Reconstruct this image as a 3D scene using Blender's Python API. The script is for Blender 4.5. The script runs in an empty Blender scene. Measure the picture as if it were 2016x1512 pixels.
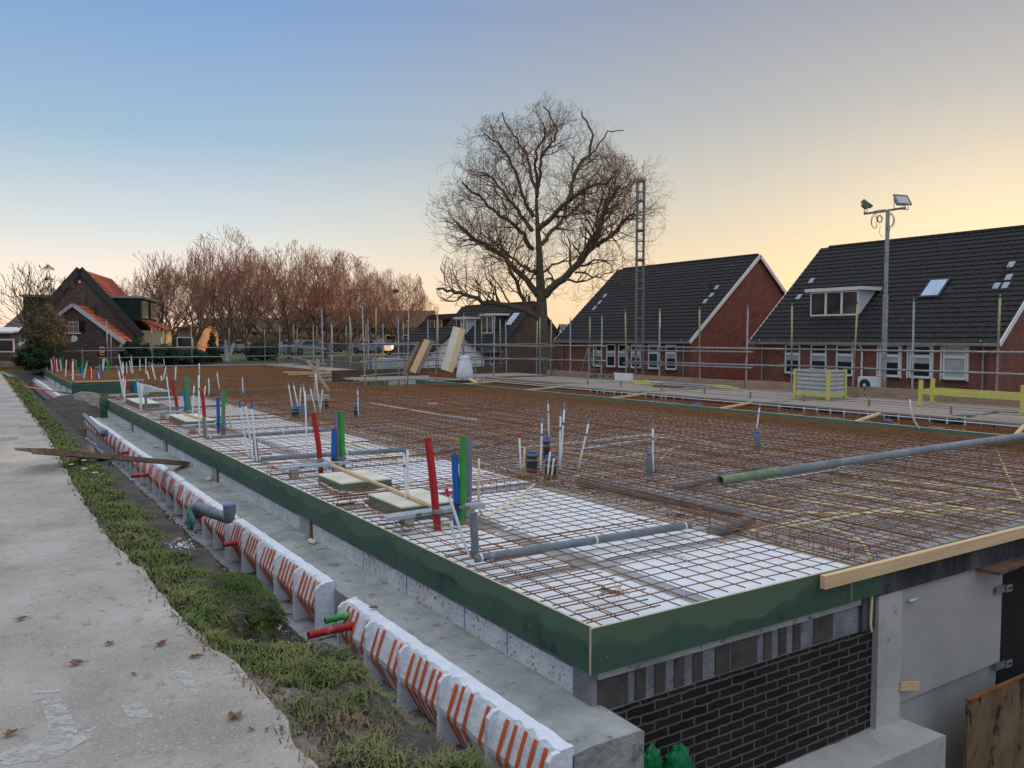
import bpy, math, random
from mathutils import Vector, Matrix, Quaternion
import numpy as np
R=random.Random(7); PI=math.pi; rad=math.radians
D=bpy.data; SC=bpy.context.scene; COL=SC.collection
# ------------------------------------------------------------ camera, sky, sun, exposure
F=1630.; AZ=rad(32.9); PT=math.atan(92/F); EYE=1.70
cam=D.objects.new('camera',D.cameras.new('camera')); COL.objects.link(cam); SC.camera=cam
cam.location=(0,0,EYE); cam.rotation_euler=(PI/2-PT,0,-AZ)
cam.data.sensor_width=36; cam.data.lens=F/2016*36; cam.data.clip_end=3000; cam.data.clip_start=.05
SC.view_settings.view_transform='Standard'; SC.view_settings.look='None'; SC.view_settings.gamma=1
SC.view_settings.exposure=0.85
SUN_AZ=rad(64); SUN_EL=rad(5.0)
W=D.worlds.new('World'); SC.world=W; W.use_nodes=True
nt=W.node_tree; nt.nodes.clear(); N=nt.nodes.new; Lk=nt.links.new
sky=N('ShaderNodeTexSky'); sky.sky_type='NISHITA'; sky.sun_disc=False
sky.sun_elevation=SUN_EL; sky.sun_rotation=SUN_AZ; sky.altitude=0; sky.air_density=1.0; sky.dust_density=1.0; sky.ozone_density=1.6
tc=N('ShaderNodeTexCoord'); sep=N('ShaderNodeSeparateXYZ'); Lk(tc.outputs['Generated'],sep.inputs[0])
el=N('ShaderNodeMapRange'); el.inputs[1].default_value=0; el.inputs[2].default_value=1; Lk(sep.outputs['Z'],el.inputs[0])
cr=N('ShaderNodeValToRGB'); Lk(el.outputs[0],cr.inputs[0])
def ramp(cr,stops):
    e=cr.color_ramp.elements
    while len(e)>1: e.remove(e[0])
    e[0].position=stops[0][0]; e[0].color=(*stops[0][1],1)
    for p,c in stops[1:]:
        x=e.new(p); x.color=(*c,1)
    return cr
ramp(cr,[(0,(1.1,.74,.55)),(.05,(1.05,.85,.68)),(.12,(.66,.70,.70)),(.22,(.33,.48,.62)),(.36,(.19,.33,.60)),(.5,(.44,.52,.64)),(.7,(.84,.92,1.05)),(1,(.95,1.03,1.16))])  # sky above the frame is brightened as unseen fill for the shaded ground
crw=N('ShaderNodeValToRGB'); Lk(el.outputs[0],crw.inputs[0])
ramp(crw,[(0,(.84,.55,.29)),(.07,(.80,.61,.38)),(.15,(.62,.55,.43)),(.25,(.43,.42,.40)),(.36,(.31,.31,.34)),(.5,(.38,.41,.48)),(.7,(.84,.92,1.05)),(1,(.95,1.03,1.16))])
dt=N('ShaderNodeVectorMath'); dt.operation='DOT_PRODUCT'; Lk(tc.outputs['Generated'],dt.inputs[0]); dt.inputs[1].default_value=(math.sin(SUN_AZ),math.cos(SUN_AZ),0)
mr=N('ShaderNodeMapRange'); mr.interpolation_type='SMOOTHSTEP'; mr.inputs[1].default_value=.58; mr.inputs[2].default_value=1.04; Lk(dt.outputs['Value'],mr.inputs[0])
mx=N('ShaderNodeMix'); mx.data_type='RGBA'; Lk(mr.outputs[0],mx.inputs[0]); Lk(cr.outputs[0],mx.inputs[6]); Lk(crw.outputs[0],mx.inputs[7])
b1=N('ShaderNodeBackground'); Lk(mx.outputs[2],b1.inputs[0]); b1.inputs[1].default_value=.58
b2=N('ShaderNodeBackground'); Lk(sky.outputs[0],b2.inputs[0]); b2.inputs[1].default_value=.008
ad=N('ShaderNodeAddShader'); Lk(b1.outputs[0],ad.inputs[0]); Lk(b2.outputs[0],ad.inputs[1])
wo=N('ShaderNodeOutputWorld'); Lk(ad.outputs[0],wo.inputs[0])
sl=D.lights.new('sun','SUN'); sl.energy=3.6; sl.angle=rad(.6); sl.color=(1.0,.56,.27)
so=D.objects.new('sun',sl); COL.objects.link(so)
sv=Vector((math.sin(SUN_AZ)*math.cos(SUN_EL),math.cos(SUN_AZ)*math.cos(SUN_EL),math.sin(SUN_EL)))
so.rotation_euler=sv.to_track_quat('Z','Y').to_euler()
# ------------------------------------------------------------ measuring helper: where the line of sight meets a known plane
_fw=Vector((math.sin(AZ)*math.cos(PT),math.cos(AZ)*math.cos(PT),-math.sin(PT))); _rt=Vector((math.cos(AZ),-math.sin(AZ),0))
_up=_rt.cross(_fw)
def ray(u,v): return _fw+_rt*((u-1008)/F)-_up*((v-756)/F)
EP=Vector((0,0,EYE))
def P(u,v,z=0): d=ray(u,v); return EP+d*((z-EYE)/d.z)
def PX(u,v,x): d=ray(u,v); return EP+d*(x/d.x)
def PY(u,v,y): d=ray(u,v); return EP+d*(y/d.y)
def PD(u,v,dep): return EP+ray(u,v)*dep
# ------------------------------------------------------------ materials
def mat(name,c,c2=None,s=4.,rough=.85,metal=0,bump=0,bs=None,det=6,stretch=None,c3=None,s3=20,t3=.62,spec=.3,lo=.35,hi=.65,c4=None,s4=60,t4=.62):
    m=D.materials.new(name); m.use_nodes=True; t=m.node_tree; b=t.nodes['Principled BSDF']
    b.inputs['Base Color'].default_value=(*c,1); b.inputs['Roughness'].default_value=rough; b.inputs['Metallic'].default_value=metal
    b.inputs['Specular IOR Level'].default_value=spec
    n=t.nodes.new; l=t.links.new
    co=n('ShaderNodeTexCoord'); src=co.outputs['Object']
    if stretch:
        mp=n('ShaderNodeMapping'); mp.inputs['Scale'].default_value=stretch; l(src,mp.inputs[0]); src=mp.outputs[0]
    last=None
    if c2:
        x=n('ShaderNodeTexNoise'); x.inputs['Scale'].default_value=s; x.inputs['Detail'].default_value=det; x.inputs['Roughness'].default_value=.65; l(src,x.inputs[0])
        r=ramp(n('ShaderNodeValToRGB'),[(lo,c),(hi,c2)]); l(x.outputs[0],r.inputs[0]); last=r.outputs[0]
        if c3:
            y=n('ShaderNodeTexNoise'); y.inputs['Scale'].default_value=s3; y.inputs['Detail'].default_value=5; y.inputs['Roughness'].default_value=.7; l(src,y.inputs[0])
            r2=ramp(n('ShaderNodeValToRGB'),[(t3,(0,0,0)),(t3+.06,(1,1,1))]); l(y.outputs[0],r2.inputs[0])
            k=n('ShaderNodeMix'); k.data_type='RGBA'; l(r2.outputs[0],k.inputs[0]); l(last,k.inputs[6]); k.inputs[7].default_value=(*c3,1); last=k.outputs[2]
        if c4:
            y=n('ShaderNodeTexNoise'); y.inputs['Scale'].default_value=s4; y.inputs['Detail'].default_value=3; l(src,y.inputs[0])
            r2=ramp(n('ShaderNodeValToRGB'),[(t4,(0,0,0)),(t4+.08,(1,1,1))]); l(y.outputs[0],r2.inputs[0])
            k=n('ShaderNodeMix'); k.data_type='RGBA'; l(r2.outputs[0],k.inputs[0]); l(last,k.inputs[6]); k.inputs[7].default_value=(*c4,1); last=k.outputs[2]
        l(last,b.inputs['Base Color'])
    if bump:
        y=n('ShaderNodeTexNoise'); y.inputs['Scale'].default_value=bs or s*4; y.inputs['Detail'].default_value=6; l(src,y.inputs[0])
        q=n('ShaderNodeBump'); q.inputs['Strength'].default_value=bump; q.inputs['Distance'].default_value=.02; l(y.outputs[0],q.inputs['Height']); l(q.outputs[0],b.inputs['Normal'])
    return m
def brickmat(name,c1,c2,mo,bw=.22,bh=.0625,ms=.012,sq=1,off=.5,dist=.0,bump=.6,dirt=None):
    m=D.materials.new(name); m.use_nodes=True; t=m.node_tree; b=t.nodes['Principled BSDF']; b.inputs['Roughness'].default_value=.9
    b.inputs['Specular IOR Level'].default_value=.2
    n=t.nodes.new; l=t.links.new; co=n('ShaderNodeTexCoord'); s=n('ShaderNodeSeparateXYZ'); l(co.outputs['Object'],s.inputs[0])
    a=n('ShaderNodeMath'); a.operation='ADD'; l(s.outputs[0],a.inputs[0]); l(s.outputs[1],a.inputs[1])
    c=n('ShaderNodeCombineXYZ'); l(a.outputs[0],c.inputs[0]); l(s.outputs[2],c.inputs[1])
    vec=c.outputs[0]
    if dist:
        x=n('ShaderNodeTexNoise'); x.inputs['Scale'].default_value=14; x.inputs['Detail'].default_value=3; l(vec,x.inputs[0])
        v=n('ShaderNodeVectorMath'); v.operation='SCALE'; v.inputs['Scale'].default_value=dist; l(x.outputs[1],v.inputs[0])
        w=n('ShaderNodeVectorMath'); w.operation='ADD'; l(vec,w.inputs[0]); l(v.outputs[0],w.inputs[1]); vec=w.outputs[0]
    k=n('ShaderNodeTexBrick'); l(vec,k.inputs[0]); k.inputs['Scale'].default_value=1; k.inputs['Brick Width'].default_value=bw; k.inputs['Row Height'].default_value=bh
    k.inputs['Mortar Size'].default_value=ms/2; k.inputs['Mortar Smooth'].default_value=.2; k.offset=off
    k.inputs['Color1'].default_value=(*c1,1); k.inputs['Color2'].default_value=(*c2,1); k.inputs['Mortar'].default_value=(*mo,1); k.inputs['Bias'].default_value=0
    g=n('ShaderNodeTexNoise'); g.inputs['Scale'].default_value=2.2; g.inputs['Detail'].default_value=8; l(vec,g.inputs[0])
    r=ramp(n('ShaderNodeValToRGB'),[(.3,(.80,.80,.80)),(.7,(1.12,1.12,1.12))]); l(g.outputs[0],r.inputs[0])
    x=n('ShaderNodeMix'); x.data_type='RGBA'; x.blend_type='MULTIPLY'; x.inputs[0].default_value=1; l(k.outputs[0],x.inputs[6]); l(r.outputs[0],x.inputs[7]); last=x.outputs[2]
    if dirt:
        y=n('ShaderNodeTexNoise'); y.inputs['Scale'].default_value=5; y.inputs['Detail'].default_value=8; y.inputs['Roughness'].default_value=.75; l(vec,y.inputs[0])
        r2=ramp(n('ShaderNodeValToRGB'),[(.6,(0,0,0)),(.72,(1,1,1))]); l(y.outputs[0],r2.inputs[0])
        q=n('ShaderNodeMix'); q.data_type='RGBA'; l(r2.outputs[0],q.inputs[0]); l(last,q.inputs[6]); q.inputs[7].default_value=(*dirt,1); last=q.outputs[2]
    l(last,b.inputs['Base Color'])
    q=n('ShaderNodeBump'); q.inputs['Strength'].default_value=bump; q.inputs['Distance'].default_value=.01; q.invert=True; l(k.outputs[1],q.inputs['Height']); l(q.outputs[0],b.inputs['Normal'])
    return m
M={}
M['path']=mat('path_concrete',(.31,.27,.23),(.52,.465,.41),1.1,.92,bump=.9,bs=45,c3=(.31,.275,.24),s3=13,t3=.57,c4=(.60,.56,.51),s4=70,t4=.60)
M['soil']=mat('soil',(.05,.042,.035),(.105,.09,.072),4,.95,bump=1,bs=22,c3=(.17,.155,.14),s3=34,t3=.62)
M['sand']=mat('sandy_soil',(.15,.12,.09),(.28,.245,.20),4,.95,bump=1,bs=25,c3=(.07,.055,.04),s3=9,t3=.55)
M['lawn']=mat('lawn',(.045,.075,.03),(.07,.11,.04),1.5,.95)
M['steel']=mat('rebar_rust',(.15,.06,.024),(.32,.14,.048),6,.9)
M['mesh2']=mat('rebar_rust_dark',(.15,.055,.02),(.27,.11,.035),3,.9)
M['slab']=mat('slab_concrete',(.26,.255,.265),(.46,.45,.46),2.5,.75,bump=.6,bs=30,c3=(.12,.115,.12),s3=7,t3=.58)
M['slabtan']=mat('slab_tan',(.33,.31,.28),(.45,.43,.40),3,.8,bump=.3,bs=30,c3=(.22,.2,.18),s3=7,t3=.62)
M['eps']=mat('white_foam_board',(.78,.80,.84),(.86,.87,.89),1.2,.75,bump=.1,bs=40,c3=(.62,.61,.6),s3=3,t3=.66)
M['foam']=mat('white_foam',(.72,.75,.82),(.86,.87,.9),7,.7,bump=.5,bs=22,c3=(.36,.34,.33),s3=9,t3=.69)
M['orange']=mat('orange_plastic',(.78,.15,.04),(.66,.11,.035),3,.5)
M['ledge']=mat('wet_concrete',(.27,.28,.265),(.46,.46,.43),2.6,.7,bump=.9,bs=22,c3=(.20,.20,.185),s3=5.5,t3=.58)
M['crete']=mat('cast_concrete',(.36,.345,.32),(.50,.475,.44),1.5,.85,bump=.3,bs=20,c3=(.25,.23,.21),s3=5,t3=.62)
M['green']=mat('green_film_plywood',(.060,.122,.082),(.044,.095,.063),1.3,.5,bump=.05,bs=60,c3=(.02,.052,.034),s3=2.2,t3=.60)
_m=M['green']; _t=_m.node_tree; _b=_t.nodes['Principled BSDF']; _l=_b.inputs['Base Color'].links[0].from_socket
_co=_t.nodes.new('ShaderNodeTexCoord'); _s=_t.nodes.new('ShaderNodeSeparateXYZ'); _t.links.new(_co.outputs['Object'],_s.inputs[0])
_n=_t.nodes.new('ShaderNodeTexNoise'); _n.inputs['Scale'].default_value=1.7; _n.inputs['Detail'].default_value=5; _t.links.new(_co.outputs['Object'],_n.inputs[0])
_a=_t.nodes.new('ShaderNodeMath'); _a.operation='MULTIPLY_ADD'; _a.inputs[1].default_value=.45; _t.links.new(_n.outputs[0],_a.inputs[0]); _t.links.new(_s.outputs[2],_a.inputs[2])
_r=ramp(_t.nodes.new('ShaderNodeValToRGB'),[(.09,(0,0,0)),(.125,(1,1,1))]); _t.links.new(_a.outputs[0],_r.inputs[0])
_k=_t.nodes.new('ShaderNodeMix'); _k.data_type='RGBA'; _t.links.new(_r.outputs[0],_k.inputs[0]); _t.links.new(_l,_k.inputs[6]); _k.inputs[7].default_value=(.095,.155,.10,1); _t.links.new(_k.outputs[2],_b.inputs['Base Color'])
M['greenlt']=mat('green_film_plywood_pale',(.10,.20,.14),(.07,.15,.10),2.,.6)
M['ply']=mat('plywood_edge',(.50,.40,.25),(.62,.52,.36),8,.85)
M['lid']=mat('pale_plywood',(.62,.54,.40),(.78,.72,.62),2.5,.85,bump=.1)
M['wood']=mat('new_timber',(.62,.40,.20),(.74,.52,.30),5,.75,stretch=(1,1,6),bump=.1,c3=(.45,.26,.12),s3=4,t3=.66)
M['woodx']=mat('pale_timber_beam',(.66,.43,.23),(.76,.54,.32),3,.75,stretch=(.5,6,6),bump=.1,c3=(.45,.27,.13),s3=3,t3=.68)
M['trestlewood']=mat('greyed_timber',(.34,.26,.19),(.46,.37,.28),5,.85)
M['toe']=mat('brown_toe_board',(.27,.18,.125),(.40,.28,.20),3,.9,stretch=(4,.6,4))
M['bridgewood']=mat('wet_plank',(.14,.085,.055),(.27,.19,.14),3,.85,stretch=(.6,4,4))
M['oldwood']=mat('weathered_plank',(.19,.145,.11),(.30,.24,.19),4,.9,stretch=(3,.5,3),bump=.3)
M['deckwood']=mat('scaffold_plank',(.27,.215,.175),(.40,.33,.275),3,.9,stretch=(8,.6,8),bump=.25,c3=(.16,.125,.10),s3=2,t3=.62)
M['brownwood']=mat('wet_brown_timber',(.10,.05,.03),(.18,.10,.06),4,.7,stretch=(1,1,3))
M['gal']=mat('galvanised_steel',(.20,.21,.22),(.36,.37,.38),9,.5,.55)
M['bluechalk']=mat('blue_chalk',(.06,.24,.50),(.35,.45,.6),40,.9)
M['mastgrey']=mat('dull_mast_steel',(.13,.13,.13),(.20,.195,.19),8,.6)
M['yelp']=mat('worn_yellow_marking',(.30,.31,.20),(.42,.41,.20),9,.6)
M['yel']=mat('yellow_paint',(.62,.58,.12),(.50,.47,.16),6,.6,c3=(.35,.36,.3),s3=12,t3=.62)
M['crategrey']=mat('crate_steel',(.40,.43,.44),(.52,.55,.55),3,.5,.4,c3=(.62,.58,.14),s3=1.6,t3=.63)
M['pvc']=mat('grey_pvc',(.14,.165,.19),(.20,.225,.25),4,.42,c3=(.30,.31,.32),s3=10,t3=.60)
M['pvcl']=mat('pale_grey_pvc',(.32,.35,.38),(.40,.43,.46),6,.55)
M['red']=mat('red_pvc',(.42,.018,.022),(.34,.015,.018),4,.4,c3=(.50,.10,.09),s3=9,t3=.60)
M['blue']=mat('blue_pvc',(.012,.12,.50),(.01,.09,.40),4,.4,c3=(.10,.22,.48),s3=9,t3=.60)
M['grn']=mat('green_pvc',(.035,.32,.05),(.025,.25,.04),4,.4,c3=(.14,.38,.14),s3=9,t3=.60)
M['wht']=mat('white_conduit',(.80,.81,.82),(.70,.71,.72),8,.45)
M['cream']=mat('cream_conduit',(.72,.58,.32),(.80,.67,.42),8,.5)
M['black']=mat('black_rubber',(.025,.027,.03),(.045,.047,.05),8,.6)
M['void']=mat('black_and_interior_shade',(.012,.011,.010),None)  # black for the painted shade in openings and bores, and for black things
M['wpaint']=mat('white_paint',(.78,.78,.76),(.68,.68,.66),3,.5)
M['gpaint']=mat('grey_white_panel',(.50,.52,.56),(.58,.60,.63),3,.5)
M['brickred']=brickmat('red_brick',(.18,.066,.048),(.26,.095,.066),(.20,.15,.12),ms=.010)
M['brickdark']=brickmat('dark_clinker_brick',(.014,.012,.014),(.036,.021,.020),(.12,.118,.10),bw=.232,bh=.0635,ms=.016,dist=.024,bump=1,dirt=(.05,.046,.042))
M['brickbrown']=brickmat('brown_grey_brick',(.085,.062,.05),(.15,.11,.085),(.14,.12,.10))
M['bricklime']=mat('sand_lime_block',(.62,.62,.63),(.84,.83,.80),4,.9,bump=.6,bs=60,c3=(.07,.07,.09),s3=34,t3=.575)
M['bricksunlit']=brickmat('sunlit_yellow_brick',(.62,.50,.28),(.68,.55,.32),(.50,.40,.24))  # sun's yellow on the bay and dormer frames is put into colour
M['roof']=mat('black_roof_tile',(.012,.012,.013),(.042,.038,.034),9,.72,bump=.3,bs=30,c3=(.075,.055,.032),s3=.9,t3=.63,spec=.2)
M['roofor']=mat('orange_roof_tile',(.38,.085,.035),(.26,.07,.035),5,.8,c3=(.14,.09,.05),s3=3,t3=.64)
M['roofmat2']=mat('brown_roof_tile',(.10,.065,.05),(.15,.10,.075),2,.85)
M['glass']=mat('window_glass',(.02,.025,.03),None,rough=.08,spec=.5)
M['curtain']=mat('window_blind',(.34,.37,.38),(.44,.46,.46),2,.25,spec=.6)
M['skyglass']=mat('skylight_glass',(.30,.42,.62),(.40,.5,.66),2,.1,spec=1.)
M['dark']=mat('dark_frame',(.03,.035,.04),(.05,.055,.06),5,.6)
M['darkgreen']=mat('dark_green_boards',(.012,.022,.020),(.022,.034,.03),3,.8)
M['zinc']=mat('zinc_gutter',(.22,.215,.21),(.34,.32,.30),4,.5,.5)
M['maroon']=mat('maroon_boards',(.14,.018,.02),(.10,.014,.016),3,.6)
M['rustplate']=mat('rusty_stained_sheet',(.24,.165,.095),(.13,.070,.032),2.2,.85,stretch=(1.3,1,.8),c3=(.035,.016,.009),s3=2.6,t3=.55,det=9,bump=.3)
M['board']=mat('fibre_cement_board',(.36,.345,.33),(.43,.41,.39),1.6,.85,bump=.08,bs=30,c3=(.40,.38,.37),s3=2,t3=.64)
M['concdark']=mat('weathered_slab_edge',(.028,.03,.035),(.125,.125,.14),4.5,.9,bump=.5,stretch=(1,1,.45),lo=.42,hi=.72,c3=(.015,.016,.02),s3=3,t3=.6)
M['mortar']=mat('rough_grey_mortar',(.17,.17,.185),(.29,.29,.31),6,.95,bump=.8,bs=50,c3=(.09,.09,.10),s3=26,t3=.60)
M['corefill']=mat('brown_block_face',(.065,.058,.052),(.11,.098,.088),8,.95,bump=.6,bs=70)
M['bark']=mat('plane_bark',(.085,.072,.045),(.16,.135,.09),3,.9,bump=.5,bs=12,c3=(.24,.2,.14),s3=1.6,t3=.66)
M['twig']=mat('brown_twigs',(.13,.075,.05),(.19,.115,.075),2,.9)
M['twigo']=mat('sunlit_red_twigs',(.25,.125,.08),(.36,.19,.12),1,.9)  # low sun on the crowns is put into this brighter red-brown
M['bark2']=mat('grey_brown_bark',(.12,.085,.06),(.19,.14,.10),2,.9)
M['birch']=mat('birch_bark',(.58,.54,.48),(.44,.40,.35),3,.8,c3=(.06,.05,.045),s3=5,t3=.6)
M['ever']=mat('evergreen_leaves',(.018,.035,.016),(.035,.06,.025),4,.85)
M['shrub']=mat('olive_shrub',(.065,.058,.028),(.11,.09,.045),3,.9)
M['grass']=mat('verge_grass',(.105,.165,.030),(.25,.235,.085),2.6,.8,lo=.42,hi=.66,c3=(.055,.095,.025),s3=5,t3=.55)
M['clump']=mat('verge_herbs',(.045,.095,.018),(.13,.17,.04),12,.8)
M['straw']=mat('dry_grass',(.30,.235,.12),(.15,.105,.055),4,.85)
M['leaf']=mat('dry_leaf',(.17,.075,.035),(.28,.15,.075),14,.8)
M['chalk']=mat('white_chalk_residue',(.62,.595,.555),(.52,.49,.45),9,.9,det=9)
M['teal']=mat('green_plastic_film',(.10,.30,.25),(.16,.38,.32),6,.4)
M['foamy']=mat('pale_green_spray_foam',(.55,.62,.42),(.66,.70,.5),12,.8,bump=.6)
M['sheet']=mat('white_plastic_bag',(.62,.63,.66),(.72,.73,.76),4,.45)
M['carw']=mat('white_car_paint',(.27,.28,.30),None,rough=.6,spec=.2)
M['card']=mat('dark_car_paint',(.05,.055,.07),None,rough=.25,spec=.8)
M['cars']=mat('silver_car_paint',(.18,.19,.21),None,rough=.3,metal=.5)
M['amber']=mat('amber_lit_tint',(.30,.18,.11),(.24,.14,.09),2,.8)  # warm light on the far wall and cottage pane is put into colour
M['tape']=mat('blue_tape',(.01,.10,.48),None,rough=.4)
M['redtip']=mat('red_tape',(.55,.02,.03),None,rough=.4)
M['greytip']=mat('grey_tape',(.22,.24,.26),None,rough=.5)
M['greenbag']=mat('green_plastic_bag',(.005,.22,.07),(.004,.13,.05),8,.3)
M['lampglass']=mat('floodlight_glass',(.42,.46,.44),None,rough=.15,spec=1.)
M['pump']=mat('worn_grey_hose_pipe',(.17,.20,.225),(.27,.29,.30),5,.7,bump=.2)
M['pumpg']=mat('green_pipe_end',(.12,.20,.13),(.22,.28,.12),9,.7,bump=.2,c3=(.22,.25,.26),s3=12,t3=.56)
M['spray']=mat('orange_spray_and_sun_spot',(.55,.22,.14),(.42,.34,.29),16,.9)  # also colours the painted sunlight spot on the path
M['road']=mat('asphalt',(.055,.055,.06),(.08,.08,.085),2,.9)
for _k,_sc,_lo in (('chalk',14,.40),('spray',16,.46)):     # worn marks and painted sun spot: bare concrete shows through the gaps
    _t=M[_k].node_tree; _b=_t.nodes['Principled BSDF']; _o=_t.nodes['Material Output']
    _co=_t.nodes.new('ShaderNodeTexCoord'); _n=_t.nodes.new('ShaderNodeTexNoise'); _n.inputs['Scale'].default_value=_sc; _n.inputs['Detail'].default_value=9; _n.inputs['Roughness'].default_value=.75; _t.links.new(_co.outputs['Object'],_n.inputs[0])
    _r=ramp(_t.nodes.new('ShaderNodeValToRGB'),[(_lo,(0,0,0)),(_lo+.13,(.8,.8,.8))]); _t.links.new(_n.outputs[0],_r.inputs[0]); _t.links.new(_r.outputs[0],_b.inputs['Alpha'])
# ------------------------------------------------------------ mesh helpers
class B:
    def __init__(s): s.v=[];s.f=[];s.m=[];s.k=0
    def add(s,vs,fs,k=None):
        o=len(s.v); s.v+=[tuple(q) for q in vs]; s.f+=[tuple(i+o for i in f) for f in fs]; s.m+=[s.k if k is None else k]*len(fs); return s
    def box(s,x0,x1,y0,y1,z0,z1,k=None):
        vs=[(x,y,z) for z in(z0,z1) for y in(y0,y1) for x in(x0,x1)]
        return s.add(vs,[(0,2,3,1),(4,5,7,6),(0,1,5,4),(2,6,7,3),(0,4,6,2),(1,3,7,5)],k)
    def beam(s,a,b,w,h,k=None,upv=(0,0,1)):
        a=Vector(a);b=Vector(b);d=(b-a).normalized(); u=Vector(upv)
        if abs(d.dot(u))>.98: u=Vector((1,0,0))
        r=d.cross(u).normalized(); u=r.cross(d)
        vs=[p+r*(i*w/2)+u*(j*h/2) for p in(a,b) for i,j in((-1,-1),(1,-1),(1,1),(-1,1))]
        return s.add(vs,[(3,2,1,0),(4,5,6,7),(0,1,5,4),(1,2,6,5),(2,3,7,6),(3,0,4,7)],k)
    def tube(s,pts,r,n=8,k=None,cap=True):
        pts=[Vector(p) for p in pts]; m=len(pts)
        rs=r if isinstance(r,(list,tuple)) else [r]*m
        d0=(pts[1]-pts[0]).normalized(); ref=Vector((0,0,1)) if abs(d0.z)<.9 else Vector((1,0,0))
        u=d0.cross(ref).normalized(); vs=[]
        for i,p in enumerate(pts):
            d=(pts[min(i+1,m-1)]-pts[max(i-1,0)])
            if d.length<1e-9: d=d0
            d.normalize(); u=(u-d*u.dot(d)); u=u.normalized() if u.length>1e-6 else d.orthogonal().normalized(); w=d.cross(u)
            for j in range(n):
                t=2*PI*j/n; vs.append(p+(u*math.cos(t)+w*math.sin(t))*rs[i])
        fs=[(i*n+j,i*n+(j+1)%n,(i+1)*n+(j+1)%n,(i+1)*n+j) for i in range(m-1) for j in range(n)]
        if cap: fs+=[tuple(range(n-1,-1,-1)),tuple((m-1)*n+j for j in range(n))]
        return s.add(vs,fs,k)
    def cyl(s,a,b,r,n=10,k=None): return s.tube([a,b],r,n,k)
    def prism(s,prof,y0,y1,k=None):      # profile in x,z extruded along y
        n=len(prof); vs=[(x,y0,z) for x,z in prof]+[(x,y1,z) for x,z in prof]
        return s.add(vs,[tuple(range(n)),tuple(range(2*n-1,n-1,-1))]+[(i,i+n,(i+1)%n+n,(i+1)%n) for i in range(n)],k)
    def prismx(s,prof,x0,x1,k=None):     # profile in y,z extruded along x
        n=len(prof); vs=[(x0,y,z) for y,z in prof]+[(x1,y,z) for y,z in prof]
        return s.add(vs,[tuple(range(n-1,-1,-1)),tuple(range(n,2*n))]+[(i,(i+1)%n,(i+1)%n+n,i+n) for i in range(n)],k)
    def obj(s,name,mats,parent=None,smooth=False,jit=0):
        me=D.meshes.new(name); me.from_pydata(s.v,[],s.f)
        if not isinstance(mats,(list,tuple)): mats=[mats]
        for m in mats: me.materials.append(M[m] if isinstance(m,str) else m)
        if any(s.m): me.polygons.foreach_set('material_index',s.m)
        if smooth: me.polygons.foreach_set('use_smooth',[True]*len(s.f))
        me.update(); o=D.objects.new(name,me); COL.objects.link(o)
        if parent: o.parent=parent
        return o
def tag(o,label=None,cat=None,group=None,kind=None):
    if label:o['label']=label
    if cat:o['category']=cat
    if group:o['group']=group
    if kind:o['kind']=kind
    return o
def empty(name,loc,label,cat,group=None,rz=0):
    o=D.objects.new(name,None); COL.objects.link(o); o.location=loc; o.rotation_euler=(0,0,rz); o.empty_display_size=.1
    return tag(o,label,cat,group)
def copytree(o,parent=None):
    c=o.copy(); COL.objects.link(c)
    if parent: c.parent=parent
    for ch in o.children: copytree(ch,c)
    return c
def struct(o): return tag(o,kind='structure')
def grid(xs,ys,h,jit=None):
    b=B(); nx,ny=len(xs),len(ys)
    b.add([(x,y,h(x,y)) for y in ys for x in xs],[(j*nx+i,j*nx+i+1,(j+1)*nx+i+1,(j+1)*nx+i) for j in range(ny-1) for i in range(nx-1)])
    return b
def ss(a,b,x): t=max(0,min(1,(x-a)/(b-a))); return t*t*(3-2*t)
def frange(a,b,s):
    r=[];x=a
    while x<b-1e-6: r.append(x); x+=s
    return r+[b]
from mathutils import noise as MN
def nz(x,y,s=1,z=0): return MN.noise(Vector((x*s,y*s,z)))
#=SETTING
# ------------------------------------------------------------ ground
def hole(y): return ss(5.08,4.88,y)*ss(4.3,4.5,y)
def edge(y): return 1.49+.10*ss(5,4,y)+.07*nz(y,3,1.3)-.38*hole(y)
def gh(x,y):
    if y<52.5:
        if x<1.0: h=.06
        elif x<3.2: h=.03-1.06*ss(edge(y)-.03,edge(y)+.14,x)
        elif x<8.5 and 25<y<35.2 and x<5.4: h=-1.0
        else: h=-1.03-2.5*ss(3.2,4.2,x)
        if 24.5<y<36 and x<5.5: h=max(h,-.95+.85*math.exp(-((x-2.6)/1.5)**2-((y-29.5)/3.2)**2)) if x>1.5 else h
    else: h=None
    yt=52+ss(20,34,x)*17
    t=ss(yt,yt+7,y)
    lo=h if h is not None else (-1.0 if x>1.3 else .06)+(-2.5*ss(3,6,x))
    if x<1: return .06 if y<200 else -.1
    return lo*(1-t)+(-.05)*t
xs=sorted(set([-600,-300,-120,-60,-30,-15,-8,-4,-1,.5,.95]+[round(v,3) for v in frange(1.0,2.0,.06)]+frange(2.1,6,.3)+frange(6.5,16,1)+frange(17,60,2)+[70,90,120,200,350,600]))
ys=sorted(set([-300,-60,-10,-3,0,1,1.5]+[round(v,3) for v in frange(2,9,.15)]+[round(v,3) for v in frange(9.5,56,.6)]+frange(57,90,1.5)+[100,130,180,260,400,700,1100]))
g=grid(xs,ys,lambda x,y:gh(x,y)+(.05*nz(x,y,2.5) if x>1.1 and y<50 else 0)); struct(g.obj('ground','soil',smooth=True))
lw=grid(frange(8,75,3),frange(54,110,3),lambda x,y:gh(x,y)+.02); struct(lw.obj('lawn','lawn',smooth=True))
bp=B(); ny=[-12,-4,0]+[round(v,2) for v in frange(.4,10,.08)]+[round(v,2) for v in frange(10.3,60,.3)]
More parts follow.
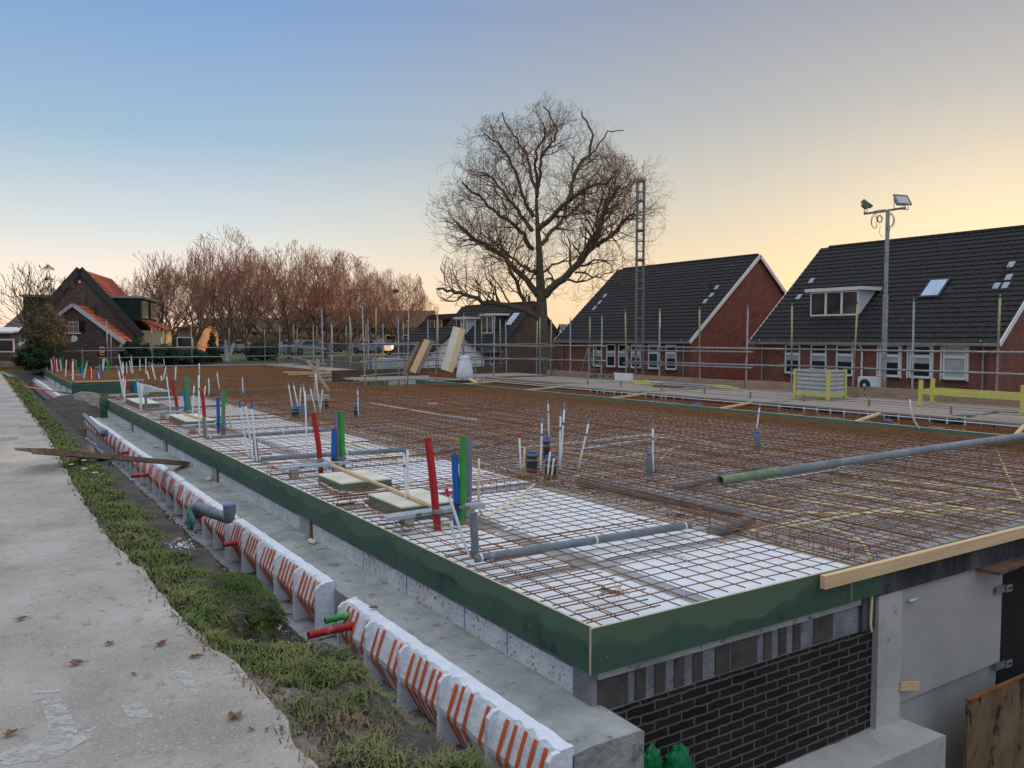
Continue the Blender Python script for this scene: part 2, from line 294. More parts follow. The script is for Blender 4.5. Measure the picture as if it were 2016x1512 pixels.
pe=lambda y:.93+.022*nz(y,2,3.1)+.012*nz(y,7,9)+.06*nz(y,0,.9)+.03*nz(y,5,4)+.1*ss(6,3,y)-.10*ss(5.2,8,y)*ss(16,8,y)
vs=[];
for y in ny: vs+=[(-9,y,.10),(-2,y,.10),(pe(y),y,.10),(pe(y)+.015,y,.05)]
bp.add(vs,[(j*4+i,j*4+i+1,j*4+5+i,j*4+4+i) for j in range(len(ny)-1) for i in range(3)])
struct(bp.obj('path','path'))
b=B(); b.box(-8,1.2,60.4,90,-.05,.13); struct(b.obj('road','road'))
# chalky residue patches, spray marks, a painted sunlight spot
def patch(name,pts,m,label,z=.104,cat='paint mark',group=None):
    b=B(); q=[P(u,v,z) for u,v in pts]; c=sum(q,Vector())/len(q); n=len(q); vs=[]
    for i in range(n):
        for k in range(6):
            a=q[i].lerp(q[(i+1)%n],k/6); vs.append(a+(a-c)*R.uniform(-.07,.05))
    o=B(); o.add([v-c-Vector((0,0,.001)) for v in vs]+[v-c-Vector((0,0,.003)) for v in vs],[tuple(range(len(vs)))]+[(i,(i+1)%len(vs),(i+1)%len(vs)+len(vs),i+len(vs)) for i in range(len(vs))])
    w=o.obj(name,m); w.location=c; return tag(w,label,cat,group)
patch('chalk_mark',[(80,1376),(125,1374),(155,1440),(103,1460)],'chalk','large whitish rectangular patch on the path, lower left',group='whitish patches on the path')
patch('chalk_mark',[(0,1480),(70,1462),(190,1430),(180,1452),(110,1490),(0,1508)],'chalk','long whitish smear at the bottom left corner of the path',group='whitish patches on the path')
patch('chalk_mark',[(238,1390),(280,1382),(302,1412),(250,1412)],'chalk','small square whitish patch near the bottom middle of the path',group='whitish patches on the path')
patch('chalk_mark',[(335,1316),(375,1310),(390,1368),(380,1370)],'chalk','whitish wedge patch on the path near the grass hollow',group='whitish patches on the path')
patch('chalk_mark',[(60,1360),(118,1355),(118,1361),(62,1366)],'chalk','thin white streak on the path above the large patch',group='whitish patches on the path')
patch('spray_sun_mark',[(0,862),(36,859),(34,865),(0,867)],'spray','faint orange painted sunlight spot on the far left of the path')  # patch of low sunlight on the path, put into orange colour
patch('spray_sun_mark',[(36,838),(66,837),(68,841),(40,842)],'spray','short orange spray dash at the grass edge of the path')
patch('spray_sun_mark',[(157,1222),(178,1220),(180,1228),(165,1232)],'spray','small red paint spot in the middle of the path')
# ------------------------------------------------------------ grass verge
def vh(x,y):
    e=edge(y); w=pe(y); t=(x-w)/max(.05,e-w)
    tt=max(0,min(1,t))
    if y<4.35: base=.075-.07*tt+.04*nz(x,y,5)*tt
    else: base=.06+.06*math.sin(tt*PI)-.17*tt
    base+= (.035*nz(x,y,3)+.025*nz(x,y,8))*min(1,tt*4)
    if t>1: base-=(x-e)**1.2*4.5
    return max(base,-1.1)
vb=B(); yy=[round(v,3) for v in frange(.5,9,.07)]+frange(9.2,51.5,.25); nn=15; vs=[]
for y in yy:
    w=pe(y)-.05; e=edge(y)+.17
    for i in range(nn):
        x=w+(e-w)*i/(nn-1); vs.append((x,y,vh(x,y)-.015 if i else .05))
vb.add(vs,[(j*nn+i,j*nn+i+1,(j+1)*nn+i+1,(j+1)*nn+i) for j in range(len(yy)-1) for i in range(nn-1)])
vo=struct(vb.obj('verge_soil','sand',smooth=True))
def blades(name,mt,cnt,yr,lenr,seed,xo=0,dens=None,wd=.003):
    rg=np.random.default_rng(seed); n=cnt
    y=yr[0]+(yr[1]-yr[0])*rg.random(n)**1.7; V=np.zeros((n,5,3)); keep=[]
    for i in range(n):
        yi=float(y[i]); w=pe(yi)-.01-xo; e=edge(yi)+.14; x=w+(e-w)*rg.random()**.75
        cl=nz(x,yi,4.2,seed)
        if dens and not dens(x,yi,cl,rg): continue
        keep.append(i)
        z=vh(x,yi)-.012 if x>pe(yi) else .100; L=rg.uniform(*lenr)*(1+.8*cl); a=rg.random()*6.283 if x<e-.2 else rg.normal(0,.9); lean=rg.uniform(.45,1.3)
        ww=wd*(1+yi*.10); px,py=-math.sin(a)*ww,math.cos(a)*ww
        h1=L*.6*math.cos(lean*.6); d1=L*.5*math.sin(lean*.6)+.004; h2=h1+L*.5*math.cos(lean*1.5)*(.6 if lean<1 else .3)-(L*.3 if lean>1.05 else 0); d2=d1+L*.55
        ca,sa=math.cos(a),math.sin(a)
        V[i]=[(x-px,yi-py,z),(x+px,yi+py,z),(x+ca*d1-px*.8,yi+sa*d1-py*.8,z+h1),(x+ca*d1+px*.8,yi+sa*d1+py*.8,z+h1),(x+ca*d2,yi+sa*d2,z+h2)]
    V=V[keep]; n=len(keep); me=D.meshes.new(name)
    me.vertices.add(n*5); me.vertices.foreach_set('co',V.reshape(-1))
    idx=np.arange(n)[:,None]*5; L=np.concatenate([idx+np.array([0,1,3,2]),idx+np.array([2,3,4])],1).reshape(-1)
    me.loops.add(n*7); me.loops.foreach_set('vertex_index',L.astype(np.int32))
    st=(np.arange(n)[:,None]*7+np.array([0,4])).reshape(-1); me.polygons.add(n*2); me.polygons.foreach_set('loop_start',st.astype(np.int32))
    me.materials.append(M[mt]); me.update(calc_edges=True); me.validate(); o=D.objects.new(name,me); COL.objects.link(o); return tag(o,kind='stuff')
blades('grass','grass',120000,(2.4,50),(.035,.085),1,dens=lambda x,y,c,r:(c>-.28 or y>12) and (y>4.4 or (y>3.75 and x<pe(y)+.55) or r.random()<.05+.35*c) and (x>pe(y)+.05 or r.random()<.4))
blades('dry_grass','straw',42000,(1.8,50),(.02,.06),2,xo=.05,dens=lambda x,y,c,r:(y<4.6 and r.random()<.30+1.2*c) or (x<pe(y)+.3 and (x>pe(y) or r.random()<.35)) or (x>pe(y) and c<-.05))
#=TREES
# ------------------------------------------------------------ trees
def grow(b,p,d,L,r,lvl,rg,up=.1,wig=.35,nb=(3,5),thin=.55,env=None,n3=3,droop=0,minr=.006):
    segs=4 if lvl>1 else 3; pts=[p.copy()]; rs=[r]; q=p.copy(); dd=d.copy(); kids=[]
    for i in range(segs):
        wg=wig*(1 if lvl>1 else .6); dd=(dd+Vector((rg.gauss(0,wg),rg.gauss(0,wg),rg.gauss(0,wg)))*.6+Vector((0,0,up*(1 if lvl>1 else 2.2)-droop*(i/segs)))).normalized()
        q=q+dd*(L/segs)
        if env and not env(q): break
        pts.append(q.copy()); rs.append(max(minr,r*(1-.62*(i+1)/segs))); kids.append((q.copy(),dd.copy(),rs[-1]))
    if len(pts)>1: b.tube(pts,rs,5 if r>.05 else n3,cap=False,k=0 if r>.035 else 1)
    if lvl<=0: return
    k=rg.randint(*nb)
    for j in range(k):
        if not kids: break
        c=kids[min(len(kids)-1,int(len(kids)*(j+.5)/k+rg.random()*.6))]
        ax=Vector((rg.gauss(0,1),rg.gauss(0,1),rg.gauss(0,1))); ax=(ax-c[1]*ax.dot(c[1])).normalized()
        nd=(c[1]*math.cos(.75)+ax*math.sin(.75)).normalized()
        grow(b,c[0],nd,L*rg.uniform(.5,.78),max(minr,c[2]*.72),lvl-1,rg,up,wig,nb,thin,env,n3,droop,minr)
# big plane tree, limbs measured on the trunk's own plane
TD=44.; tb=PD(1075,742,TD); tx=tb.x; ty=tb.y; gz=-2.6
def T(u,v,off=0):      # metres in the tree's frame
    p=PD(u,v,TD+off); return Vector((p.x-tx,p.y-ty,p.z-gz))
tree=empty('plane_tree',(tx,ty,gz),'big bare plane tree with a wide crown, between the two gabled brick houses','tree')
trk=B(); z7=lambda L:[(840+x/4.03,160+y/4.03) for x,y in L]; z3=lambda L:[(850+x/4.03,440+y/4.03) for x,y in L]
tp=[(1078,790),(1077,745),(1073,700),(1070,660),(1066,625),(1066,590),(1063,545),(1062,500),(1059,460),(1057,420),(1056,390)]
tr=[.36,.30,.25,.27,.33,.27,.22,.175,.135,.10,.08]
trk.tube([T(*q) for q in tp],tr,12); trk.obj('trunk','bark',tree,smooth=True)
limbs=[(z3([(860,760),(760,690),(600,650),(440,630),(350,600),(260,560),(150,540),(50,520)]),.15,-3),
(z3([(820,740),(740,640),(690,520),(640,400),(600,300),(560,230),(500,150)]),.12,-1),
(z3([(840,570),(770,470),(690,390),(600,290),(500,220),(400,150),(280,80),(200,0)]),.16,2.5),
(z3([(850,400),(780,380),(700,320),(600,240),(520,160)]),.09,-2),
(z3([(900,570),(960,500),(1080,410),(1180,300),(1270,190),(1310,80),(1350,-60),(1400,-180),(1500,-300)]),.20,-2.5),
(z3([(1270,190),(1400,120),(1480,50),(1560,-70),(1640,-110)]),.10,-4),
(z3([(880,390),(1000,310),(1100,290),(1160,260)]),.06,2),
(z7([(890,1310),(960,1220),(1060,1130),(1100,1000),(1150,950)]),.12,3),
(z7([(880,1180),(1000,1070),(1130,960),(1280,850),(1480,760)]),.14,-3),
(z7([(1120,960),(1150,850),(1170,740),(1290,580),(1320,430),(1270,330),(1230,240)]),.11,2),
(z7([(1170,740),(1240,620),(1340,540),(1440,390),(1560,390)]),.07,4),
(z7([(840,1330),(770,1220),(700,1130),(540,1030),(400,900),(280,800)]),.12,-3),
(z7([(840,1190),(740,1060),(680,980),(600,870),(520,760),(420,720)]),.11,1.5),
(z7([(850,1080),(790,980),(760,900),(700,700),(650,580),(590,490),(480,430)]),.10,-1.5),
(z7([(875,920),(830,740),(800,560),(720,460),(640,350),(600,250)]),.09,3),
(z7([(880,900),(890,780),(900,650),(930,560),(1000,500),(1040,400),(980,280),(930,190)]),.09,0),
(z7([(1100,1080),(1150,1060),(1240,960),(1290,800),(1380,680)]),.08,4),
(z7([(1300,1330),(1350,1200),(1400,1080),(1470,1020),(1560,950)]),.09,1),
(z7([(1310,1330),(1400,1270),(1480,1220),(1560,1110),(1680,1050)]),.09,-2.5),
(z7([(880,860),(860,700),(870,560),(940,420),(920,330)]),.08,-3),
(z7([(620,1380),(480,1300),(340,1220),(250,1120)]),.09,-3),
(z7([(640,1020),(560,870),(480,760),(330,700)]),.05,4),
(z3([(1140,390),(1250,410),(1340,430),(1440,380)]),.05,-3)]
rg=random.Random(11); cb=B()
cx,cz=T(1078,470).x,T(1078,455).z
Rt=Vector((_rt.x,_rt.y,0)); ctr=T(1078,440)
def env(q):
    a=q-ctr; s=a.dot(Rt); dp=a.dot(Vector((_fw.x,_fw.y,0))); zz=a.z
    k=1+.30*MN.noise(q*.38)+.20*MN.noise(q*1.1)
    if zz>0: return (s/6.4)**2+(dp/6)**2+(zz/5.7)**2<k*k
    return (abs(s)/6.3)**2.5+(dp/5.8)**2+(-zz/5.6)**3<k*k
for pts,r0,off in limbs:
    n=len(pts); q=[T(u,v,off*(i/(n-1))) for i,(u,v) in enumerate(pts)]; Q=[];Rr=[]
    for i in range(n-1):
        for k in range(3): Q.append(q[i].lerp(q[i+1],k/3)+Vector((rg.gauss(0,.05),rg.gauss(0,.05),rg.gauss(0,.05)))*(1 if i+k else 0))
    Q.append(q[-1]); m=len(Q); Rr=[max(.03,r0*1.12*(1-.66*i/(m-1))) for i in range(m)]
    cb.tube(Q,Rr,7,cap=False)
    for i in range(2,m):
        for _ in range(2 if i>m*.3 else (i%2)):
            d=(Q[i]-Q[i-1]).normalized(); ax=Vector((rg.gauss(0,1),rg.gauss(0,1),rg.gauss(0,1))); ax=(ax-d*ax.dot(d)).normalized()
            nd=(d*.6+ax*.75+Vector((0,0,.15))).normalized()
            grow(cb,Q[i],nd,rg.uniform(1.1,2.5),max(.018,Rr[i]*.4),3,rg,up=.07,wig=.48,nb=(2,4),env=env,minr=.005)
cb.obj('crown',['bark','twig'],tree,smooth=True)
def mk_tree(name,label,H,sp,seed,bark='bark2',twig='twigo',lean=0,fork=None,droop=0,lv=4,group='bare trees beyond the scaffold',minr=.012,nb=(3,4),up=.12,twin=False,cat='tree',tr=.2):
    rg=random.Random(seed); e=empty(name,(0,0,0),label,cat,group)
    t=B(); fk=fork or H*.17; sw=[]
    stems=[(0,lean)] if not twin else [(0,-.25),(0.05,.55)]
    tops=[]
    for x0,ln in stems:
        pts=[Vector((x0,0,-.3))]
        for i in range(1,5): pts.append(Vector((x0+ln*fk*(i/4)**1.2*.6+rg.gauss(0,.04),rg.gauss(0,.06),fk*i/4)))
        t.tube(pts,[tr*1.25,tr,tr*.9,tr*.85,tr*.75],8,cap=False); tops.append((pts[-1],Vector((ln*.6,0,1)).normalized()))
    t.obj('trunk',bark,e,smooth=True); c=B()
    ct=Vector((0,0,fk+(H-fk)*.48))
    def en(q):
        a=q-ct; k=1+.22*MN.noise(q*.5+Vector((seed,0,0))); rz=(H-fk)*.56
        return (a.x/sp)**2+(a.y/sp)**2+abs(a.z/rz)**(2 if a.z>0 else 4)<k*k
    for p,d in tops:
        nl=6 if not twin else 4
        for j in range(nl):
            a=2*PI*j/nl+rg.random(); tl=rg.uniform(.25,.85) if j else .1
            tl=tl*1.25; dd=Vector((math.cos(a)*tl,math.sin(a)*tl,1)).normalized()
            grow(c,p-d*rg.random()*fk*.3,dd,H*rg.uniform(.42,.55),tr*.55,lv,rg,up=up,wig=.26,nb=nb,env=en,droop=droop,minr=minr)
    c.obj('crown',['bark2' if bark=='birch' else bark,twig],e,smooth=True); return e
def put(o,u,D_,z,rz=0,s=1,label=None):
    p=PD(u,664,D_); o.location=(p.x,p.y,z); o.rotation_euler=(0,0,rz); o.scale=(s,s,s)
    if label:o['label']=label
    return o
t1=mk_tree('bare_tree','tall bare tree with a rounded rusty crown, tallest beside the birch',9.9,4.3,3,nb=(4,5))
put(t1,570,66,-.1,.4,.92)
t2=mk_tree('bare_tree','bare rounded tree with several forked stems, right of the tallest one',9.7,4.0,5,nb=(4,5)); put(t2,640,68,-.1,0,.92)
put(copytree(t1),690,78,-.1,2.1,.93,'bare spreading tree with a lower crown behind the lawn')
put(copytree(t2),775,84,-.1,1.2,.86,'rightmost low bare tree carrying a bird nest, before the black tiled roof')
put(copytree(t1),520,86,-.1,3.9,1.1,'bare tree half hidden behind the birch and the tallest tree')
put(copytree(t2),735,92,-.1,2.2,.9,'small bare tree between the two low ones, farthest back')
bi=mk_tree('birch_tree','white stemmed birch with two leaning trunks and a drooping fine crown',10.2,3.4,9,bark='birch',twin=True,droop=.5,up=.2,group='bare trees beyond the scaffold',nb=(3,5),tr=.17); put(bi,447,60,-.1,.2,.93)
wi=mk_tree('weeping_tree','weeping bare tree with long hanging twigs, right of the brick cottage',8.8,3.3,15,droop=.75,up=.28,twig='twigo',nb=(3,5),tr=.18); put(wi,325,64,-.1,.7,.93)
put(copytree(wi),385,74,-.1,2.5,1.05,'weeping bare tree farther back, between the first weeping tree and the birch')
put(copytree(wi),485,70,-.1,4.2,1.02,'weeping bare tree just right of the birch stems')
sp_=mk_tree('bare_tree','low wide scraggly bare tree at the far left of the cottage',5.6,3.0,21,bark='shrub',twig='shrub',lv=3,nb=(3,5),fork=.9,tr=.12,group=None); put(sp_,72,46,0)
def blob_mesh(sz):
    t=B(); nu,nv=20,12; vs=[]
    for j in range(nv+1):
        for i in range(nu):
            a=2*PI*i/nu; q=PI*j/nv; d=Vector((math.sin(q)*math.cos(a),math.sin(q)*math.sin(a),math.cos(q))); k=1+.35*MN.noise(d*2.2)+.16*MN.noise(d*7)
            v=Vector((d.x*sz[0],d.y*sz[1],d.z*sz[2]))*k; v.z-=.16*max(0,d.x)**2; vs.append(v)
    t.add(vs,[(j*nu+i,j*nu+(i+1)%nu,(j+1)*nu+(i+1)%nu,(j+1)*nu+i) for j in range(nv) for i in range(nu)]); return t
rg=random.Random(31); b=B(); e=empty('verge_clump',(1.44,5.5,-.02),'dense dark green clump hanging over the hollow in the verge','plant')
for i in range(9000):
    while 1:
        q=Vector((rg.uniform(-1,1),rg.uniform(-1,1),rg.uniform(-1,1)))
        if q.length<.8+.4*MN.noise(q*2.3): break
    c=Vector((q.x*.27,q.y*.58,q.z*.09-.20*max(0,q.x)**2-.16*max(0,-q.y-.55)+.03)); d=Vector((rg.gauss(0,1),rg.gauss(0,1),rg.gauss(-.3,.8))).normalized(); w=d.orthogonal().normalized(); s_=rg.uniform(.006,.016)
    if rg.random()<.72: d.z-=.5; b.add([c-w*.0022,c+w*.0022,c+d*s_*4.5],[(0,1,2)])
    else: b.add([c-d*s_,c+w*s_*.6,c+d*s_,c-w*s_*.6],[(0,1,2,3)])
t=blob_mesh((.22,.46,.10))
for i in range(9000):
    f=t.f[rg.randrange(len(t.f))]; p=[Vector(t.v[k]) for k in f]; a_,b_=rg.random(),rg.random(); c=p[0].lerp(p[1],a_).lerp(p[3].lerp(p[2],a_),b_)
    if c.z<-.12: continue
    d=Vector((rg.gauss(.3,.7),rg.gauss(-.2,.7),rg.uniform(-.1,1))).normalized(); w=d.cross(Vector((0,0,1))).normalized()*.0028; L_=rg.uniform(.02,.055); m_=c+d*L_*.6+Vector((0,0,.004)); e_=c+d*L_-Vector((0,0,L_*.35)); b.add([c-w,c+w,m_+w*.8,m_-w*.8,e_],[(0,1,2,3),(3,2,4)])
b.obj('foliage','clump',e); t.obj('turf_mound','soil',e)
for u_,D_,rz_,sc_,src,lab in ((255,92,1.1,1.0,t1,'far bare tree just right of the cottage roof'),(345,98,2.0,1.15,t2,'far bare tree behind the first weeping tree'),(425,104,.4,1.25,t1,'far bare tree behind the birch crown, left'),(468,100,2.9,1.2,t2,'far bare tree behind the birch crown, right'),(560,106,1.7,1.25,t1,'far bare tree behind the tallest bare tree'),(612,100,.9,1.1,t2,'far bare tree between the two tallest bare trees'),(665,104,3.3,1.1,t1,'far bare tree behind the lawn, middle'),(712,108,2.2,1.05,t2,'far bare tree behind the lawn, right of the middle'),(812,104,.2,.92,t1,'far small bare tree at the right end of the tree band')):
    put(copytree(src),u_,D_,-.3,rz_,sc_*.86,lab)
# bird nest
b=B(); n_=12
for i in range(60):
    a=R.random()*6.28; r=R.uniform(.1,.32); c=Vector((math.cos(a)*r,math.sin(a)*r,R.uniform(-.12,.1))); d=Vector((R.gauss(0,1),R.gauss(0,1),R.gauss(0,.3))).normalized()*.2
    b.tube([c-d,c+d],.018,3)
q=PD(779,573,84); o=b.obj('bird_nest','dark'); o.location=q; tag(o,'dark round bird nest high in the rightmost low bare tree','nest')
# leafy shrubs / evergreens: leaf clumps
def leafy(name,label,u,D_,z,rx,rz,seed,m='ever',n=2600,cat='shrub',group=None,shape=0,trunkm='bark2',leaf=.09):
    rg=random.Random(seed); e=empty(name,(0,0,0),label,cat,group); b=B()
    for i in range(n):
        while 1:
            q=Vector((rg.uniform(-1,1),rg.uniform(-1,1),rg.uniform(-1,1)))
            if shape==1:
                w=(1-q.z)/2
                if q.x**2+q.y**2<w*w*(.8+.5*MN.noise(q*4)): break
            elif q.length<.78+.35*MN.noise(q*2.5+Vector((seed,0,0))) and q.length>.25: break
        c=Vector((q.x*rx,q.y*rx,rz+q.z*rz)); d=Vector((rg.gauss(0,1),rg.gauss(0,1),rg.gauss(0,1))).normalized(); w=d.orthogonal().normalized()
        s=leaf*rg.uniform(.6,1.4); b.add([c-d*s,c+w*s*.5,c+d*s,c-w*s*.5],[(0,1,2,3)])
    b.obj('foliage',m,e)
    t=B(); t.tube([(0,0,-.2),(0.03,0,rz*.7),(.0,.05,rz*1.5)],[.07,.05,.02],6)
    for i in range(6):
        a=i*1.05; t.tube([(0,0,rz*.3+.1*i),(math.cos(a)*rx*.5,math.sin(a)*rx*.5,rz*(.7+.12*i))],[.03,.008],4)
    t.obj('stem',trunkm,e); put(e,u,D_,z); return e
leafy('holly_bush','dark holly bush against the right corner of the cottage',266,49,-.2,1.0,.95,1,n=4200)
leafy('evergreen_hedge','dark clipped hedge behind the far deck, right of the holly',325,52,-.2,1.3,.75,2,n=3000,cat='hedge')
leafy('conifer','dark small cone shaped conifer left of the birch stems',418,58,-.2,.75,1.35,3,shape=1,n=2600,cat='conifer')
leafy('conifer','low dark evergreen right of the birch, before the parked cars',515,62,-.2,1.6,.8,4,n=2600,cat='conifer')
leafy('evergreen_hedge','dark hedge around the lawn at the left, behind the scaffold rails',375,56,-.2,1.5,.6,14,n=2600,cat='hedge')
leafy('olive_shrub','tall olive brown ivy covered shrub left of the cottage gable',92,44,0,1.35,1.75,5,m='shrub',n=4200,leaf=.08)
leafy('evergreen_hedge','dark hedge below the scraggly tree, left of the far deck',66,43,-.1,1.1,.72,6,n=3200,cat='hedge')
leafy('ivy','dark ivy climbing the right slope of the cottage gable',242,50.5,.3,.45,.75,7,n=1500,cat='ivy',leaf=.06)
# sparse conifer tip
b=B(); rg=random.Random(4); e=empty('pine_tree',(0,0,0),'thin leaning pine with sparse ragged top, left of the cottage','tree'); b.tube([(0,0,-.2),(.05,0,3),(-.1,0,5.2),(-.28,0,5.9)],[.07,.05,.025,.01],6); b.obj('trunk','bark2',e); b=B()
for zc,n_,w in ((5.75,80,.32),(5.1,90,.3),(4.6,120,.42),(3.9,60,.3)):
    for i in range(n_):
        a=rg.random()*6.28; r=rg.random()*w; c=Vector((-.2+math.cos(a)*r,math.sin(a)*r,zc-r*.7+rg.uniform(-.06,.06))); d=Vector((rg.gauss(0,1),rg.gauss(0,1),-.8)).normalized()*.11; b.tube([c,c+d],[.018,.003],3,cap=False)
b.obj('foliage','shrub',e); put(e,106,47,0)
# cedar and far tree behind the small house
e=leafy('cedar_tree','flat topped dark cedar rising behind the small house ridge',1002,82,0,2.3,2.65,9,n=1500,cat='tree',leaf=.13)
leafy('far_hedge','dim brown far hedge line across the back of the lawn, behind the parked cars',600,112,-.4,14,1.6,10,m='twigo',n=5200,cat='hedge',leaf=.28)
leafy('far_hedge','dim brown thicket behind the birch and the weeping trees',420,112,-.2,9,2.0,12,m='twigo',n=9000,cat='hedge',leaf=.20)
leafy('far_hedge','dark brown thicket below the weeping trees, right of the cottage',335,84,-.4,4.2,1.35,22,m='shrub',n=5500,cat='hedge',leaf=.11)
leafy('far_hedge','dark undergrowth at the foot of the tall bare trees before the lawn',545,98,-.4,7,1.2,23,m='shrub',n=6500,cat='hedge',leaf=.13)
leafy('far_hedge','dark low hedge along the far end of the construction deck',300,58,-.3,2.2,.8,13,n=2500,cat='hedge')
#=HOUSES
# ------------------------------------------------------------ houses
def tileroof(name,x0,z0,x1,z1,y0,y1,m,parent,tw=.30,th=.33,amp=.028,skip=None):
    L=math.hypot(x1-x0,z1-z0); nr=max(2,int(L/th)); nc=max(2,int(abs(y1-y0)/tw)); dx=(x1-x0)/L; dz=(z1-z0)/L; nx,nz_=-dz,dx
    if nz_<0: nx,nz_=-nx,-nz_
    sub=5; ncol=nc*sub+1; b=B(); rg=random.Random(5)
    for r in range(nr):
        vs=[]
        for e_,off in ((0,.045),(1,.008)):
            s=L*(r+e_)/nr
            for c in range(ncol):
                y=y0+(y1-y0)*c/(ncol-1); w=amp*(.5+.5*math.cos(2*PI*(c/sub)))**1.5+off+(0.006*nz(c//sub,r,7.3))
                vs.append((x0+dx*s+nx*w,y,z0+dz*s+nz_*w))
        for c in range(ncol): a=vs[c]; vs.append((a[0]-nx*.05,a[1],a[2]-nz_*.05))
        n=ncol; fs=[(c,c+1,n+c+1,n+c) for c in range(n-1)]+[(2*n+c,2*n+c+1,c+1,c) for c in range(n-1)]
        b.add(vs,fs)
    return b.obj(name,m,parent)
def window(parent,x,yc,zc,w,h,s=-1,style='fan',fm='wpaint',gm='glass',shut=False,axis='x',d=.06):
    """frame on a wall facing s along x; returns frame"""
    f=B(); t=.07; X=lambda a,b_:(min(x+s*a,x+s*b_),max(x+s*a,x+s*b_))
    def bx(b,a0,a1,ya,yb,za,zb): q=X(a0,a1); b.box(q[0],q[1],ya,yb,za,zb)
    bx(f,.0,d,yc-w/2,yc-w/2+t,zc-h/2,zc+h/2);bx(f,.0,d,yc+w/2-t,yc+w/2,zc-h/2,zc+h/2)
    bx(f,.0,d,yc-w/2+t,yc+w/2-t,zc+h/2-t,zc+h/2);bx(f,.0,d+.03,yc-w/2+t,yc+w/2-t,zc-h/2,zc-h/2+t*1.4)
    if style=='fan': bx(f,.0,d+.01,yc-w/2+t,yc+w/2-t,zc+h*.12,zc+h*.12+t*2); 
    if style=='cas': 
        for k in (-1,1): bx(f,.0,d,yc+k*w/6-t/2,yc+k*w/6+t/2,zc-h/2+t,zc+h/2-t)
    if style=='mid': bx(f,.0,d,yc-t/2,yc+t/2,zc-h/2+t,zc+h/2-t)
    if style=='grid':
        bx(f,.0,d,yc-.02,yc+.02,zc-h/2+t,zc+h/2-t); bx(f,.0,d,yc-w/2+t,yc+w/2-t,zc-.02,zc+.02)
    fo=f.obj('window',fm,parent)
    g=B(); bx(g,-.03,.01,yc-w/2+t,yc+w/2-t,zc-h/2+t,zc+h/2-t); g.obj('pane',gm,fo)
    if gm=='glass' and style=='fan':
        g=B(); bx(g,.0101,.014,yc-w/2+t,yc+w/2-t,zc-h*.05,zc+h*.12); g.obj('blind','curtain',fo)
    s_=B(); bx(s_,.0,d+.08,yc-w/2-.04,yc+w/2+.04,zc-h/2-.06,zc-h/2); s_.obj('sill','dark',fo)
    return fo
def gable_house(name,label,x0,xd,y0,y1,zb,zg,zr,ov=.3,brick='brickred',roof='roof',verge='wpaint',cat='house',vy=True):
    e=empty(name,(x0,(y0+y1)/2,zb),label,cat); ox,oy,oz=x0,(y0+y1)/2,zb
    x1=x0+xd; xr=(x0+x1)/2
    h=B(); h.prism([(0,0),(xd,0),(xd,zg-zb),(xd/2,zr-zb-.12),(0,zg-zb)],y0-oy,y1-oy); h.obj('wall',brick,e)
    sl=(zr-zg)/(xd/2)
    a=tileroof('roof',-ov,zg-zb-ov*sl,xd/2,zr-zb,y0-oy-.18,y1-oy+.18,roof,e)
    tileroof('roof',xd+ov,zg-zb-ov*sl,xd/2,zr-zb,y0-oy-.18,y1-oy+.18,roof,e)
    r=B()
    for i in range(int((y1-y0)/.42)):
        yy=y0-oy+i*.42; r.tube([(xd/2,yy,zr-zb-.02),(xd/2,yy+.43,zr-zb+.005)],[.13,.11],8)
    r.obj('ridge_cap',roof,a)
    g_=B(); pr=[(-ov-.14,zg-zb-ov*sl+.02),(-ov-.14,zg-zb-ov*sl-.1),(-ov-.01,zg-zb-ov*sl-.1),(-ov-.01,zg-zb-ov*sl+.02)]; g_.prism(pr,y0-oy-.15,y1-oy+.15); g_.obj('gutter','zinc',e)
    f=B(); f.box(-ov,0,y0-oy,y1-oy,zg-zb-ov*sl-.12,zg-zb-ov*sl-.02); f.obj('soffit','wpaint' if verge=='wpaint' else 'dark',e)
    for yv in ([y0-oy-.20] if vy else [])+[y1-oy+.20]:
        v=B(); v.beam((-ov,yv,zg-zb-ov*sl-.06),(xd/2,yv,zr-zb-.06),.05,.2); v.beam((xd+ov,yv,zg-zb-ov*sl-.06),(xd/2,yv,zr-zb-.06),.05,.2); v.obj('bargeboard',verge,e)
    return e
def pipe(e,x,y,z0,z1,m='zinc',r=.045,name='downpipe'):
    b=B(); b.tube([(x,y,z0),(x,y,z1-.25),(x-.05,y,z1-.15),(x-.25,y,z1)],r,8); return b.obj(name,m,e)
def roofpt(x,zg,x0,zr,xr): return zg+(zr-zg)*(x-x0)/(xr-x0)
def dormer(e,xf,xb,y0,y1,zb,zt,ws=3,side='gpaint',top='wpaint',frame='wpaint',glass='glass'):
    b=B(); zt2=zt; b.prism([(xf,zb),(xf,zt),(xb,zt)],y0,y1)   # wedge back to the roof slope
    d=b.obj('dormer',side,e)
    t=B(); t.box(xf-.18,xb,y0-.22,y1+.22,zt+.003,zt+.17); t.obj('dormer_roof',top,d)
    w=y1-y0-.3; f=B(); X0=xf-.05
    f.box(X0,xf-.002,y0+.05,y1-.05,zt-.08,zt-.004);f.box(X0,xf-.002,y0+.05,y1-.05,zb+.12,zb+.2)
    for i in range(ws+1):
        yy=y0+.05+(y1-y0-.1)*i/ws; f.box(X0-.01,xf-.002,max(y0+.05,yy-.06),min(y1-.05,yy+.06),zb+.2,zt-.08)
    fo=f.obj('dormer_window',frame,e)
    g=B(); g.box(xf-.03,xf-.003,y0+.1,y1-.1,zb+.2,zt-.08); g.obj('pane',glass,fo)
    return d
def roofhit(u,v,zg_,sl_,x0=35):
    d=ray(u,v); t=(zg_-x0*sl_-EYE)/(d.z-sl_*d.x); return EP+d*t
